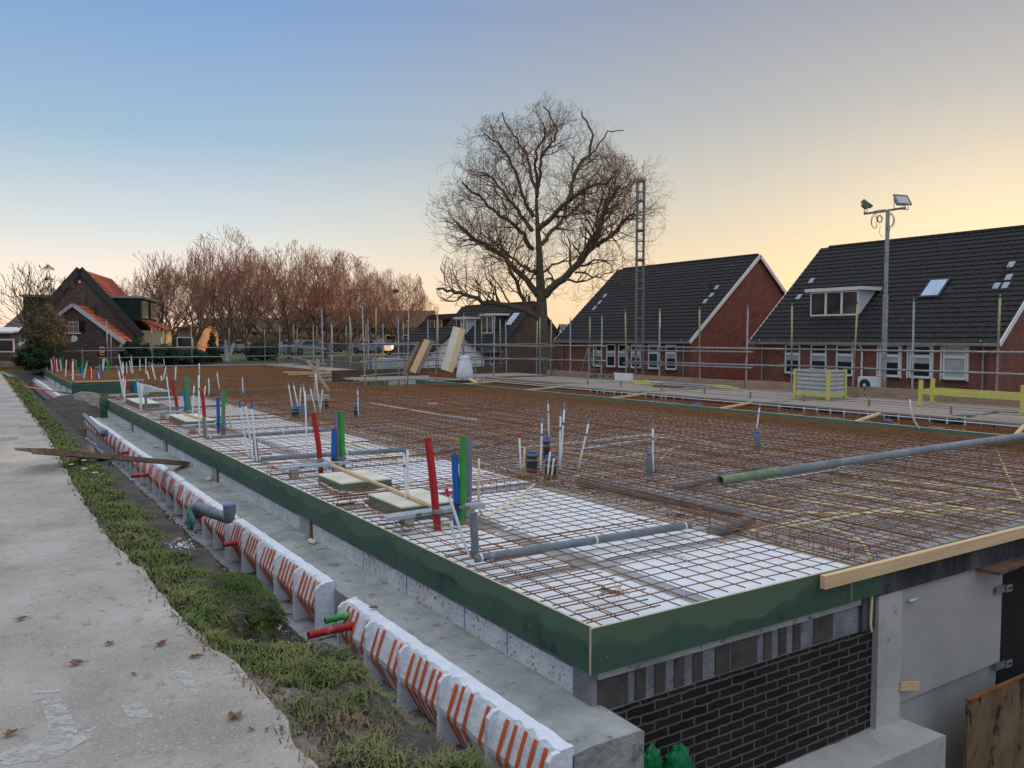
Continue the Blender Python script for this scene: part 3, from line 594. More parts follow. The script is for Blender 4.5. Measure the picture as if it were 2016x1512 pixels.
def rvent(e,x,y,z,kind=0):
    b=B()
    if kind: b.cyl((x,y,z-.1),(x,y,z+.38),.07,8); b.cyl((x,y,z+.38),(x,y,z+.44),.13,8); 
    else: b.prism([(x-.12,z-.05),(x+.05,z+.14),(x+.16,z+.22),(x+.16,z+.02)],y-.13,y+.13)
    b.obj('roof_vent','pvcl' if not kind else 'dark',e)
# right house
zg=1.72
HR=gable_house('brick_house','red brick house on the right with a black tiled roof, white dormer and a skylight',35,11.2,17.6,30.1,-3.55,zg,6.75)
oy=(17.6+30.1)/2; zb=-3.55
def wz(z): return z-zb
for i,yy in enumerate((27.7,26.15,24.68)): window(HR,0,yy-oy,wz(.6),.92,1.5,style='fan',gm='glass')
for yy in (22.35,20.88,19.35):
    f=window(HR,0,yy-oy,wz(.62),1.0,1.45,style='fan',gm='curtain' if yy<20 else 'glass')
    b=B(); b.box(-.16,0,yy-oy-.62,yy-oy+.62,wz(1.38),wz(1.58)); b.box(-.1,-.001,yy-oy-.6,yy-oy-.54,wz(-.15),wz(1.38)); b.box(-.1,-.001,yy-oy+.54,yy-oy+.6,wz(-.15),wz(1.38)); b.obj('shutter_box','wpaint',f)
for yy in (27.7,25.4,22.6,19.6): window(HR,0,yy-oy,wz(-1.75),1.6,1.0,style='mid')
pipe(HR,-.08,23.72-oy,wz(-.5),wz(1.35),'wpaint',.05); pipe(HR,-.08,18.15-oy,wz(-3.5),wz(1.55)); pipe(HR,-.08,29.6-oy,wz(-3.5),wz(1.55))
sl=(6.75-zg)/5.6
dormer(HR,1.15,3.6,24.75-oy,27.6-oy,wz(zg+1.15*sl-.1),wz(4.0))
sk=B(); n=Vector((-sl,0,1)).normalized(); q_=roofhit(1840,572,zg,sl); c=Vector((q_.x-35,q_.y-oy,wz(q_.z)+.10)); u_=Vector((1,0,sl)).normalized()
def slab(b,c,u,w,h,t,nn): 
    v=Vector((0,1,0)); vs=[c+u*(i*h/2)+v*(j*w/2)+nn*(k*t/2) for k in(-1,1) for i,j in((-1,-1),(1,-1),(1,1),(-1,1))]
    b.add(vs,[(3,2,1,0),(4,5,6,7),(0,1,5,4),(1,2,6,5),(2,3,7,6),(3,0,4,7)])
slab(sk,c,u_,.98,1.3,.10,n); so_=sk.obj('skylight','dark',HR); g=B(); slab(g,c+n*.055,u_,.8,1.1,.012,n); g.obj('pane','skyglass',so_)
for u_2,v_2,k_ in ((1572,588,0),(1597,556,0),(1990,525,0),(1975,545,1),(1985,550,0),(1979,566,0),(1961,567,0)):
    q_=roofhit(u_2,v_2,zg,sl); rvent(HR,q_.x-35,q_.y-oy,wz(q_.z)+.02,k_)
# air conditioner on the ground-side wall
a=empty('air_conditioner',(34.55,24.0,-.75),'white air conditioner unit beside the floodlight mast, on the right brick house','air conditioner')
p0=PX(1712,757,33.2); a.location=p0+Vector((0,0,-.38)); b=B(); b.box(-.2,.2,-.45,.45,0,.72); b.obj('casing','wpaint',a); b=B(); b.cyl((-.225,.1,.36),(-.203,.1,.36),.27,18); b.cyl((-.23,.1,.36),(-.226,.1,.36),.07,12,1); b.obj('fan_grille',['dark','wpaint'],a); b=B(); b.box(-.25,.25,-.4,-.3,-2.9,0); b.box(-.25,.25,.3,.4,-2.9,0); b.obj('bracket','gal',a)
# middle house
HM=gable_house('brick_house','middle red brick house with a black tiled roof and white bargeboards, behind the lattice mast',35,11.2,34.9,47.9,-3.55,zg,6.75)
oy=(34.9+47.9)/2
for yy in (43.5,42.1,40.9,39.65,38.05,36.5): window(HM,0,yy-oy,wz(.5),.9,1.5,style='fan',gm='glass' if yy>38.5 or yy<37 else 'dark')
for yy in (43.5,41,38,36.2): window(HM,0,yy-oy,wz(-1.75),1.5,1.0,style='mid')
pipe(HM,-.08,35.4-oy,wz(-3.5),wz(1.55)); pipe(HM,-.08,47.4-oy,wz(-3.5),wz(1.55))
for u_2,v_2,k_ in ((1410,569,0),(1399,576,1),(1400,584,0),(1388,596,0),(1190,585,0),(1180,598,0),(1170,609,0)):
    q_=roofhit(u_2,v_2,zg,sl); rvent(HM,q_.x-35,q_.y-oy,wz(q_.z)+.02,k_)
# small house behind the tree
HS=gable_house('brick_house','small dark brick house with two dormers, behind the plane tree',35,6.6,55.8,67.5,-3.4,1.05,4.55,brick='brickbrown',verge='dark')
oy=(55.8+67.5)/2; zb=-3.4; ss_=(4.55-1.05)/3.3
dormer(HS,.9,2.4,59.2-oy-.9,59.2-oy+1.0,wz(1.05+.9*ss_-.1),wz(3.5),ws=2,side='dark')
dormer(HS,.9,2.4,63.6-oy-.9,63.6-oy+1.0,wz(1.05+.9*ss_-.1),wz(3.3),ws=2,side='gpaint')
sk=B(); n=Vector((-ss_,0,1)).normalized(); u_=Vector((1,0,ss_)).normalized(); slab(sk,Vector((1.9,57.0-oy,wz(1.05+1.9*ss_)+.12)),u_,.8,1.3,.09,n); so_=sk.obj('skylight','wpaint',HS); g=B(); slab(g,Vector((1.9,57.0-oy,wz(1.05+1.9*ss_)+.12))+n*.05,u_,.62,1.1,.012,n); g.obj('pane','skyglass',so_)
window(HS,0,59.3-oy,wz(-.2),1.9,1.9,style='cas'); window(HS,0,57-oy,wz(.1),.6,1.3,style='none'); window(HS,0,63.5-oy,wz(-.2),1.6,1.7,style='mid'); window(HS,0,66-oy,wz(-.2),1.2,1.7,style='mid')
b=B(); b.cyl((3.3,56.6-oy,wz(4.5)),(3.3,56.6-oy,wz(5.1)),.11,8); b.obj('chimney','dark',HS)
# row house with maroon dormer, and garage with black tiled roof
HX=gable_house('row_house','row house with a maroon dormer and white walls, left of the small dark house',36.2,6,67.9,76,-3.2,1.2,3.9,brick='wpaint',verge='dark')
oy=(67.9+76)/2; zb=-3.2
dormer(HX,.5,2.4,70.2-oy-1.5,70.2-oy+1.5,wz(1.2+.5*.9-.1),wz(3.35),ws=2,side='maroon',top='maroon')
p=PD(800,664,62); GA=gable_house('garage','low white garage with a black tiled roof behind the leaning planks',p.x,5,p.y-3.0,p.y+3.2,-2.6,.35,2.35,brick='wpaint',verge='dark',cat='garage')
# far terraces
def terrace(name,label,u0,u1,D_,zb,ze,zr,wall,roof,nwin=5,wm='wpaint',cat='house',dep=7):
    a=PD(u0,664,D_);c=PD(u1,664,D_); L=(c-a).length; an=math.atan2(c.y-a.y,c.x-a.x)
    e=empty(name,((a.x+c.x)/2,(a.y+c.y)/2,zb),label,cat,rz=an); h=B(); h.prismx([(0,0),(dep,0),(dep,ze-zb),(dep/2,zr-zb),(0,ze-zb)],-L/2,L/2); h.obj('wall',wall,e)
    r=B(); s=(zr-ze)/(dep/2); r.prismx([(-.35,ze-zb-.35*s+.04),(dep/2,zr-zb+.05),(dep/2,zr-zb+.2),(-.35,ze-zb-.35*s+.18)],-L/2-.2,L/2+.2); r.prismx([(dep+.35,ze-zb-.35*s+.04),(dep+.35,ze-zb-.35*s+.18),(dep/2+.001,zr-zb+.2),(dep/2+.001,zr-zb+.05)],-L/2-.2,L/2+.2); r.obj('roof',roof,e)
    for i in range(nwin):
        for zz in ([.5,.8] if ze-zb>4 else [.55]):
            x=-L/2+L*(i+.5)/nwin; f=B(); f.box(x-.75,x+.75,-.06,-.002,(ze-zb)*zz-.5,(ze-zb)*zz+.5); fo=f.obj('window',wm,e); g=B(); g.box(x-.65,x+.65,-.075,-.061,(ze-zb)*zz-.4,(ze-zb)*zz+.4); g.obj('pane','glass',fo)
    return e
terrace('terrace_house','long far brown terrace behind the bare trees and the parked cars',560,850,118,-.5,3.2,5.4,'brickbrown','roofmat2',9)
terrace('terrace_house','far sunlit salmon coloured house seen between the weeping tree and the birch',350,378,78,-.3,2.5,2.62,'amber','roofmat2',1)
terrace('terrace_house','far brick houses behind the birch and weeping trees',385,560,112,-.5,2.4,4.2,'brickbrown','roofmat2',6)
terrace('terrace_house','grey brown far house behind the scraggly tree at the left edge',8,110,74,-.2,2.3,4.1,'brickbrown','roofmat2',3)
e=terrace('porch_house','low house with white framed windows and flat porch at the far path end',-60,22,62,-.05,2.0,2.3,'brickbrown','wpaint',3)
terrace('shed','pale flat roofed building far behind, in the gap right of the plane tree trunk',1108,1130,85,-3,2.4,2.9,'gpaint','roofmat2',1,cat='shed')
# ------------------------------------------------------------ cottage (front gable turned 12 degrees)
cp=PD(162,664,52); CO=empty('brick_cottage',(cp.x,cp.y,0),'dark brick cottage with orange tiled roof, dormers and a creeper covered front gable','house',rz=-rad(18))
b=B(); w=3.05; b.prism([(-w,-.3),(w,-.3),(w,2.2),(0,5.75),(-w,2.2)],0,9); b.obj('wall','brickbrown',CO)
for s in(-1,1):
    r=tileroof('roof',s*(w+.35),1.85,0,5.95,-.12,9.1,'roofor',CO)
    v=B(); v.beam((s*(w+.45),-.16,1.75),(0,-.16,5.95),.06,.42); v.obj('bargeboard','dark',CO)
# side dormers with dark green cheeks
for s in(-1,1):
    for (ya,yb) in (((.5,3.6),(4.2,6.8)) if s>0 else ((.3,4),)):
        d=B(); d.box(min(s*.9,s*3.35),max(s*.9,s*3.35),ya,yb,2.75,4.2); do=d.obj('dormer','darkgreen',CO); t=B(); t.box(min(s*.8,s*3.5),max(s*.8,s*3.5),ya-.1,yb+.1,4.203,4.35); t.obj('dormer_roof','zinc',do)
        if s>0:
            window(do,3.352,(ya+yb)/2,3.5,1.9,1.1,s=1,style='cas',fm='bricksunlit',gm='glass')
b=B(); b.box(3.052,4.5,.9,5.6,-.3,2.15); wb=b.obj('side_bay','bricksunlit',CO); t=B(); t.prism([(3.06,3.0),(4.75,2.25),(4.75,2.155),(3.06,2.85)],.6,5.8); t.obj('bay_roof','roofor',wb)
b=B(); b.box(.15,.55,-.02,-.002,3.2,4.3); 
# front extension
fx=.35; b=B(); w2=2.45; b.prism([(fx-w2,-.3),(fx+w2,-.3),(fx+w2,1.55),(fx,3.4),(fx-w2,1.55)],-3.6,-.005); b.obj('front_wall','brickbrown',CO)
for s in(-1,1):
    tileroof('front_roof',fx+s*(w2+.3),1.35,fx,3.62,-3.72,-.01,'roofor',CO,amp=.02)
    v=B(); v.beam((fx+s*(w2+.42),-3.76,1.24),(fx,-3.76,3.6),.05,.2); v.obj('bargeboard','gpaint',CO)
f=B(); f.box(fx-.28,fx+.28,-3.66,-3.602,2.0,2.62); fo=f.obj('window','wpaint',CO)
g=B(); [g.box(fx+a0,fx+a1,-3.68,-3.661,z0,z1) for a0,a1 in((-.25,-.015),(.015,.25)) for z0,z1 in((2.03,2.3),(2.33,2.59))]; g.obj('pane','amber',fo)  # amber pane colour stands in for the lit window
for k_ in(-.62,.3): g=B(); g.box(fx+k_,fx+k_+.32,-3.66,-3.602,1.98,2.66); g.obj('shutter','void',fo)
g=B(); g.box(fx-.4,fx+.4,-3.72,-3.602,1.9,1.97); g.obj('sill','wpaint',fo)
g=B(); g.cyl((fx,-3.64,1.62),(fx,-3.602,1.62),.2,16); g.obj('round_plaque','wpaint',CO)
g=B(); g.box(fx+1.28,fx+1.72,-3.64,-3.602,.55,1.2,0); g.box(fx+1.34,fx+1.66,-3.645,-3.641,.62,1.02,1); 
for k in (-.075,.075): g.cyl((fx+1.5+k,-3.652,.84),(fx+1.5+k,-3.646,.84),.055,10,2)
g.box(fx+1.36,fx+1.64,-3.646,-3.641,1.08,1.15,3); g.box(fx+1.36,fx+1.64,-3.652,-3.646,.64,.69,3)
g.obj('poster',['void','redtip','wpaint','yel'],CO)
c=B(); rg=random.Random(8)
for i in range(7):
    p=Vector((fx+rg.uniform(-2,2),-3.62,-.2)); pts=[p]
    for k in range(9): p=p+Vector((rg.gauss(0,.22),0,rg.uniform(.1,.3))); pts.append(Vector((max(fx-2.2,min(fx+2.2,p.x)),-3.62,min(p.z,2.9-abs(p.x-fx)*.8))))
    c.tube(pts,[.035-.003*k for k in range(10)],4,cap=False)
    for k in range(2,9): grow(c,pts[k],Vector((rg.choice((-1,1)),0,rg.random())).normalized(),.8,.015,2,rg,wig=.3,minr=.006,env=lambda q:-3.70<q.y<-3.6 and q.z<2.9)
c.obj('creeper','bark2',CO)
b=B(); b.cyl((fx+.05,-.6,3.3),(fx+.05,-.6,4.2),.05,8); b.cyl((fx+.75,-1.2,3.0),(fx+.75,-1.2,3.75),.11,8); b.obj('chimney_pipe','dark',CO)
b=B(); b.cyl((0,-.2,5.15),(0,-.26,5.15),.07,8); b.obj('gable_lamp','wpaint',CO)
# ------------------------------------------------------------ cars
def car(u,D_,z,m,label,rz,s=1):
    e=empty('parked_car',(0,0,0),label,'car','cars parked beyond the lawn'); b=B()
    pr=[(-2.1,.25),(-2.12,.75),(-1.9,.95),(-1.3,1.0),(-.75,1.42),(.9,1.45),(1.55,1.05),(2.05,.85),(2.12,.3)]
    n=len(pr); vs=[]
    for y,k in((-.86,1),(-.8,1.0),(.8,1.0),(.86,1)): pass
    for y in (-.86,.86):
        for x,z_ in pr: vs.append((x,y*(.84 if z_>1.2 else 1),z_))
    b.add(vs,[tuple(range(n)),tuple(range(2*n-1,n-1,-1))]+[(i,i+n,(i+1)%n+n,(i+1)%n) for i in range(n)]); bd=b.obj('body',m,e)
    g=B()
    for s_ in(-1,1): g.add([(-1.15,s_*.86,1.02),(1.3,s_*.86,1.04),(.8,s_*.745,1.38),(-.7,s_*.745,1.37)],[(0,1,2,3)])
    g.add([(-1.32,-.7,1.03),(-1.32,.7,1.03),(-.80,.6,1.4),(-.80,-.6,1.4)],[(0,1,2,3)]); g.add([(1.57,-.7,1.07),(1.57,.7,1.07),(.97,.6,1.43),(.97,-.6,1.43)],[(0,1,2,3)]); g.obj('window','glass',e)
    for x in(-1.35,1.35):
        for y in(-.84,.84):
            w=B(); w.cyl((x,y-.1,.32),(x,y+.1,.32),.32,16); wo_=w.obj('wheel','black',e); w=B(); w.cyl((x,y-.105,.32),(x,y+.105,.32),.18,12); w.obj('rim','cars',wo_)
    for y in(-.6,.6):
        w=B(); w.box(-2.15,-2.08,y-.16,y+.16,.62,.76); w.obj('headlight','lampglass',e)
    put(e,u,D_,z,rz,s); return e
car(425,86,-.03,'cars','silver blue estate car seen behind the birch stems',.3)
car(462,88,-.03,'carw','white car parked right of the silver blue estate car',.5)
car(572,84,-.03,'carw','white car at the left of the lawn, partly behind the tallest bare tree trunk',1.1)
car(608,82,-.03,'carw','white hatchback on the lawn side, right of the tallest bare tree trunk',.1)
car(730,90,-.03,'carw','white car parked in the row left of the black tiled garage roof',-.9)
car(742,93,-.03,'card','dark car, nearer of two dark ones beside the black tiled garage roof',-.9)
car(755,97,-.03,'card','dark car, farthest of the row beside the black tiled garage roof',-.9)
car(688,96,-.03,'card','dark car parked behind the thin tree in the middle of the lawn',-.7)
car(380,92,-.03,'cars','silver car behind the weeping trees, beside the sunlit salmon house',.2)
#=SITE
# ------------------------------------------------------------ the building under construction
XL,YF,YB1,XR=3.0,3.73,27.6,14.6; Y2,Y3=35.2,50.6
BU=empty('building_shell',(XL,YF,-3.5),'half built concrete building with white blocks, brick front and slab floor','building')
BU.location=(0,0,0)
b=B(); b.box(XL+.05,XR,YF+.04,YB1,-.34,-.2,0); b.box(XL+.05,XR,Y2+.03,Y3,-.34,-.2); b.box(5.25,11.6,YB1,Y2+.03,-.34,-.2)
b.box(XR,16.65,YF+.04,29.6,-.345,-.205); b.obj('floor_slab','slab',BU)
b=B(); b.box(XL+.04,XL+.2,YF+.25,YB1,-.52,-.341); b.box(XL+.04,XL+.2,Y2+.04,Y3,-.52,-.341)
b.box(5.2,5.249,YB1,Y2,-.9,-.06); b.obj('block_wall','bricklime',BU)
b=B(); b.box(XL+.035,XL+.05,YF+.25,YB1,-.335,-.27); b.box(XL+.02,XL+.27,YF+.06,YF+.25,-.57,-.3); b.box(XL+.27,5.78,YF+.065,YF+.2,-.56,-.3); b.box(XL+.02,XL+.27,YF+.25,YF+.4,-.57,-.52); b.obj('mortar_band','mortar',BU)
b=B()   # brown block faces set in the mortar band
for x0_,x1_ in [(3.06,3.30)]+[(3.36+i*.165,3.445+i*.165) for i in range(4)]+[(4.06,4.2),(4.22,4.47)]+[(4.54+i*.155,4.62+i*.155) for i in range(3)]+[(5.08,5.3)]:
    b=B(); b.box(x0_,x1_,YF+.057,YF+.066,-.545,-.345+.01*nz(x0_,0,9)); b.obj('block_face','corefill',BU)
b=B(); b.box(XL+.14,5.78,YF+.05,YF+.22,-1.45,-.56); b.obj('brick_wall','brickdark',BU)
b=B(); b.box(5.62,5.78,YF+.03,YF+.049,-.55,-.28); b.obj('tar_sheet','concdark',BU)
# ledge and footings
def lumpy(b,x0,x1,y0,y1,z0,z1,st=.12,a=.012):
    xs_=frange(x0,x1,st); ys_=frange(y0,y1,st*2); n=len(xs_)
    vs=[(x+(0 if 0<i<n-1 else a*.8*nz(y,x,3)),y,z1+a*nz(x,y,2.2)+a*.4*nz(x,y,9)-(.012 if i in(0,n-1) else 0)) for y in ys_ for i,x in enumerate(xs_)]
    b.add(vs,[(j*n+i,j*n+i+1,(j+1)*n+i+1,(j+1)*n+i) for j in range(len(ys_)-1) for i in range(n-1)])
    m=len(ys_); sv_=[]
    for j in range(m): sv_+=[vs[j*n],(vs[j*n][0],ys_[j],z0),vs[j*n+n-1],(vs[j*n+n-1][0],ys_[j],z0)]
    b.add(sv_,[f for j in range(m-1) for f in((j*4,j*4+4,j*4+5,j*4+1),(j*4+2,j*4+3,j*4+7,j*4+6))])
    r0=[vs[i] for i in range(n)]; b.add(r0+[(q[0],y0,z0) for q in r0],[(i,i+n,i+n+1,i+1) for i in range(n-1)])
    r0=[vs[(m-1)*n+i] for i in range(n)]; b.add(r0+[(q[0],y1,z0) for q in r0],[(i,i+1,i+n+1,i+n) for i in range(n-1)])
b=B(); lumpy(b,2.60,XL+.1,3.42,YB1-2.3,-1.2,-.505); lumpy(b,2.60,XL+.1,34.6,Y3,-1.2,-.505); b.obj('footing_ledge','ledge',BU)
b=B(); lumpy(b,XL+.1002,6.18,3.40,YF+.06,-3.4,-1.35,.12); b.obj('front_footing','crete',BU)
# front right: column, cladding, slab edge
b=B(); b.box(5.781,6.09,YF+.0,YF+.3,-1.36,-.285); b.obj('column','crete',BU)
b=B(); b.box(6.093,7.66,YF+.02,YF+.06,-1.22,-.16); b.obj('cladding_panel','board',BU)
b=B(); b.box(6.1,7.65,YF+.045,YF+.1,-3.4,-1.225); b.obj('cladding_panel','board',BU)
b=B(); b.box(5.76,16.65,YF-.01,YF+.038,-.285,-.03); b.obj('slab_edge','concdark',BU)
b=B(); b.box(6.1,16.6,YF+.101,YF+.3,-3.5,-.345); b.box(7.66,16.6,YF+.6,YF+.8,-3.5,-.35); b.obj('opening_shade_block','void',BU)  # black blocks stand in for the shade of the interior
b=B(); b.box(XR,14.9,5,29.6,-3.5,-.346); b.box(5,XR,YB1-.2,YB1,-3.5,-.35); b.obj('lower_wall','brickdark',BU)
# formwork boards: seams follow the photo
def ply(name,label,x0,x1,y0,y1,z0,z1,dirn,group='green formwork boards',m='green'):
    b=B(); b.box(x0,x1,y0,y1,z0,z1-.0015,0); 
    e=empty(name,((x0+x1)/2,(y0+y1)/2,z0),label,'board',group)
    o=b.obj('panel',m,e); o.location=-Vector(e.location)
    t=B(); t.box(x0+.0005,x1-.0005,y0+.0005,y1-.0005,z1-.0012,z1+.0008)
    if dirn=='x': t.box(x0-.001,x0+.0,y0,y1,z0,z1)
    o=t.obj('plywood_edge','ply',e); o.location=-Vector(e.location)
    s=B()
    if dirn=='y':
        n=max(2,int((y1-y0)/.42))
        for i in range(n):
            y=y0+.15+(y1-y0-.25)*i/(n-1); z=z0+(.10 if i%3 else .17); s.cyl((x0-.004,y,z),(x0+.001,y,z),.006,6)
    else:
        n=max(2,int((x1-x0)/.36))
        for i in range(n):
            x=x0+.12+(x1-x0-.2)*i/(n-1); s.cyl((x,y0-.004,z0+.09),(x,y0+.001,z0+.09),.007,6)
    o=s.obj('screws','gal',e); o.location=-Vector(e.location); return e
seams=[YF+.0,6.45,8.95,11.5,14.2,17.0,19.8,22.4,25.1]
names=['nearest the corner','second from the near corner','third from the near corner, above the weathered block','fourth from the near corner','fifth from the near corner, beside the end of the crossing plank','sixth from the near corner','next to last before the gap','last before the gap in the far left']
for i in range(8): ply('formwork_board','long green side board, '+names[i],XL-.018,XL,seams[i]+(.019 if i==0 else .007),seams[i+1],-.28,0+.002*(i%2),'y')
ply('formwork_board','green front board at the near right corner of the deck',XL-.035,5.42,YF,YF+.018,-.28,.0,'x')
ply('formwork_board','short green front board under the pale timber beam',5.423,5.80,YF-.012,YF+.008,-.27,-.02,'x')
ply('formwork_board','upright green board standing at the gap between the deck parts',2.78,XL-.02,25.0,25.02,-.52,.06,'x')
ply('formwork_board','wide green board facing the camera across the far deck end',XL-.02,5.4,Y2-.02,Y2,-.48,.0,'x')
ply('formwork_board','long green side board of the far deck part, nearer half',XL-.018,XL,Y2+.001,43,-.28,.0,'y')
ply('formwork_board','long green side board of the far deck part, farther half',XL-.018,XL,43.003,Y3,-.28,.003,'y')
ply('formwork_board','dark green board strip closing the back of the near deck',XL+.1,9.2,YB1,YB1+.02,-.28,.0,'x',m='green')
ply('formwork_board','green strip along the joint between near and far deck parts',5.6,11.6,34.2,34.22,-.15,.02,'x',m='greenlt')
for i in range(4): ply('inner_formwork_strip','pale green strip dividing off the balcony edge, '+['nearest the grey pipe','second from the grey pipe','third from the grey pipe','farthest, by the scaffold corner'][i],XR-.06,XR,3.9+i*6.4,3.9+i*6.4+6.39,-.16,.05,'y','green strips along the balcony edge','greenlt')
# timber
def beamobj(name,label,a,b_,w,h,m,cat='timber',group=None,upv=(0,0,1)):
    a=Vector(a);b_=Vector(b_);c=(a+b_)/2; b=B(); b.beam(a-c,b_-c,w,h,upv=upv); o=b.obj(name,m); o.location=c; return tag(o,label,cat,group)
beamobj('timber_beam','pale timber beam fixed along the front edge at the right',(5.02,YF-.05,-.045),(9.5,YF-.05,-.045),.045,.095,'woodx')
beamobj('timber_beam','thin timber strip capping the wide green board of the far deck',(3.1,Y2-.04,.02),(5.5,Y2-.04,.02),.05,.05,'woodx')
for i,(yy,tx_) in enumerate(((7.6,'nearest, right of the grey pipe'),(10.6,'second from the right, by the blue cap'),(14.2,'third from the right'),(18.2,'fourth from the right, by a blue cap'),(22.4,'fifth from the right'),(26.5,'farthest'))):
    beamobj('cross_batten','pale batten across the balcony strip, '+tx_,(XR+.02,yy-.55,.02),(16.66,yy+.25,.03),.07,.04,'wood',group='battens across the balcony strip')
beamobj('edge_profile','long silver metal edge strip along the outer side of the balcony',(16.68,4,0),(16.68,29.6,0),.012,.018,'wht','edge strip')
b=B(); 
# lifting dowels / brackets along balcony
for i in range(26):
    y=5+i*.95; e=B(); e.cyl((0,0,-.1),(0,0,.05),.012,6); e.box(-.03,.03,-.03,.03,-.12,-.05); o=e.obj('edge_bracket','brownwood'); o.location=(16.76,y,-.02); tag(o,'small bracket under the outer balcony edge beside the scaffold planks','bracket','brackets along the balcony edge')
# foam top panels on the slab
pads=[]; ycuts=[(3.86,5.06),(5.24,8.15),(8.5,10.8),(10.92,13.45),(13.55,15.75),(15.85,18.5),(18.7,21.75),(21.85,27.0)]
for j,(ya,yb) in enumerate(ycuts):
    for k,(xa,xb) in enumerate(((3.14,4.08),(4.26,5.80))):
        xb2=xb-.12*(j%2)
        b=B(); xs_=frange(xa,xb2,.09); ys_=frange(ya,yb,.14); n=len(xs_)
        vs=[(x+(.018*nz(x,y,6) if i in(0,n-1) else 0),y,-.118+.006*nz(x,y,2)-(.012 if i in(0,n-1) else 0)) for y in ys_ for i,x in enumerate(xs_)]
        b.add(vs,[(q*n+i,q*n+i+1,(q+1)*n+i+1,(q+1)*n+i) for q in range(len(ys_)-1) for i in range(n-1)])
        b.box(xa+.01,xb2-.01,ya+.01,yb-.01,-.199,-.135)
        tag(b.obj('insulation_sheet','eps'),'white foam sheet, %s'%(['by the near corner','between the first two grey drain pipes','beside the lidded boxes','right after the boxes','by the third cluster of pipes','by the fourth cluster of pipes','near the fifth cluster','last before the gap'][j]+(', along the side board' if k==0 else ', inner side')),'insulation sheet','white foam panels on the slab')
for j,(ya,yb) in enumerate(((35.5,38.8),(39.2,43),(43.4,47),(47.4,50.2))):
    for k,(xa,xb) in enumerate(((3.14,4.1),(4.3,5.5))):
        b=B(); b.box(xa,xb,ya,yb,-.199,-.12); tag(b.obj('insulation_sheet','eps'),'white foam panel on the far deck part, %s row%s'%(['first','second','third','last'][j],' by the side board' if k==0 else ' inside'),'insulation sheet','white foam panels on the slab')
b=B(); b.box(XL+.055,3.13,YF+.06,26.8,-.199,-.15); b.box(4.10,4.28,YF+.06,26.8,-.199,-.185); b.box(5.66,6.3,YF+.06,26.8,-.1985,-.17); b.obj('tan_strip','slabtan',BU)
# rubble strip in the rebar trench
b=B(); rg=random.Random(3)
for i in range(700):
    x=6.15+rg.gauss(0,.13); y=rg.uniform(3.9,27)*.5+rg.uniform(3.9,27)*.5 if i%2 else rg.uniform(3.9,12); s=rg.uniform(.015,.05); c=Vector((x,y,-.165+s*.3)); 
    vs=[c+Vector((rg.uniform(-1,1),rg.uniform(-1,1),rg.uniform(-.6,.6)))*s for _ in range(4)]; b.add(vs,[(0,1,2),(0,2,3),(0,3,1),(1,3,2)])
tag(b.obj('mortar_rubble','slabtan'),kind='stuff')
# ------------------------------------------------------------ rebar
def bars(b,x0,x1,y0,y1,sx,sy,z,r=.0045,along='both',jit=.012,rg=R):
    if sx:
        for x in frange(x0,x1,sx):
            xx=x+rg.gauss(0,jit*.3); pts=[]; n=max(2,int((y1-y0)/1.5)); 
            for i in range(n+1): pts.append((xx+rg.gauss(0,jit*.3),y0+(y1-y0)*i/n+(rg.uniform(-.08,.08) if i in(0,n) else 0),z+r+rg.gauss(0,jit*.25)))
            b.tube(pts,r,4,cap=False)
    if sy:
        for y in frange(y0,y1,sy):
            yy=y+rg.gauss(0,jit*.3); pts=[]; n=max(2,int((x1-x0)/1.5))
            for i in range(n+1): pts.append((x0+(x1-x0)*i/n+(rg.uniform(-.08,.08) if i in(0,n) else 0),yy+rg.gauss(0,jit*.3),z-r+rg.gauss(0,jit*.25)))
            b.tube(pts,r,4,cap=False)
segs=[(3.82,5.9),(5.75,9.0),(8.8,12.6),(12.4,17.2),(17.0,22.0),(21.8,27.2)]
nm=['by the near corner','around the first pipe shelf','around the lidded boxes','around the third pipe cluster','around the fourth pipe cluster','before the gap']
for i,(a0,a1) in enumerate(segs):
    b=B(); bars(b,3.12,5.95,a0,a1,.165,.165,-.045,(.0045,.0042,.0038,.0035,.0035,.0035)[i]); tag(b.obj('rebar_mesh','steel'),'open rusty mesh sheet over the white foam, '+nm[i],'rebar mesh','rusty mesh sheets')
for i,(a0,a1) in enumerate(((3.9,9.2),(9.3,15),(15.1,21),(21.1,26.9))):
    b=B(); [b.tube([(3.06,y+R.gauss(0,.006),-.035),(3.62+R.uniform(-.03,.25),y+R.gauss(0,.012),-.037)],.0048,4) for y in frange(a0,a1,.165 if i==0 else .33)]; b.tube([(3.30,a0,-.03),(3.30,a1,-.03)],.004,4)
    tag(b.obj('edge_mesh_strip','steel'),'narrow strip of short rusty bars along the green side board, '+['nearest','second','third','farthest'][i],'rebar mesh','rusty mesh sheets')
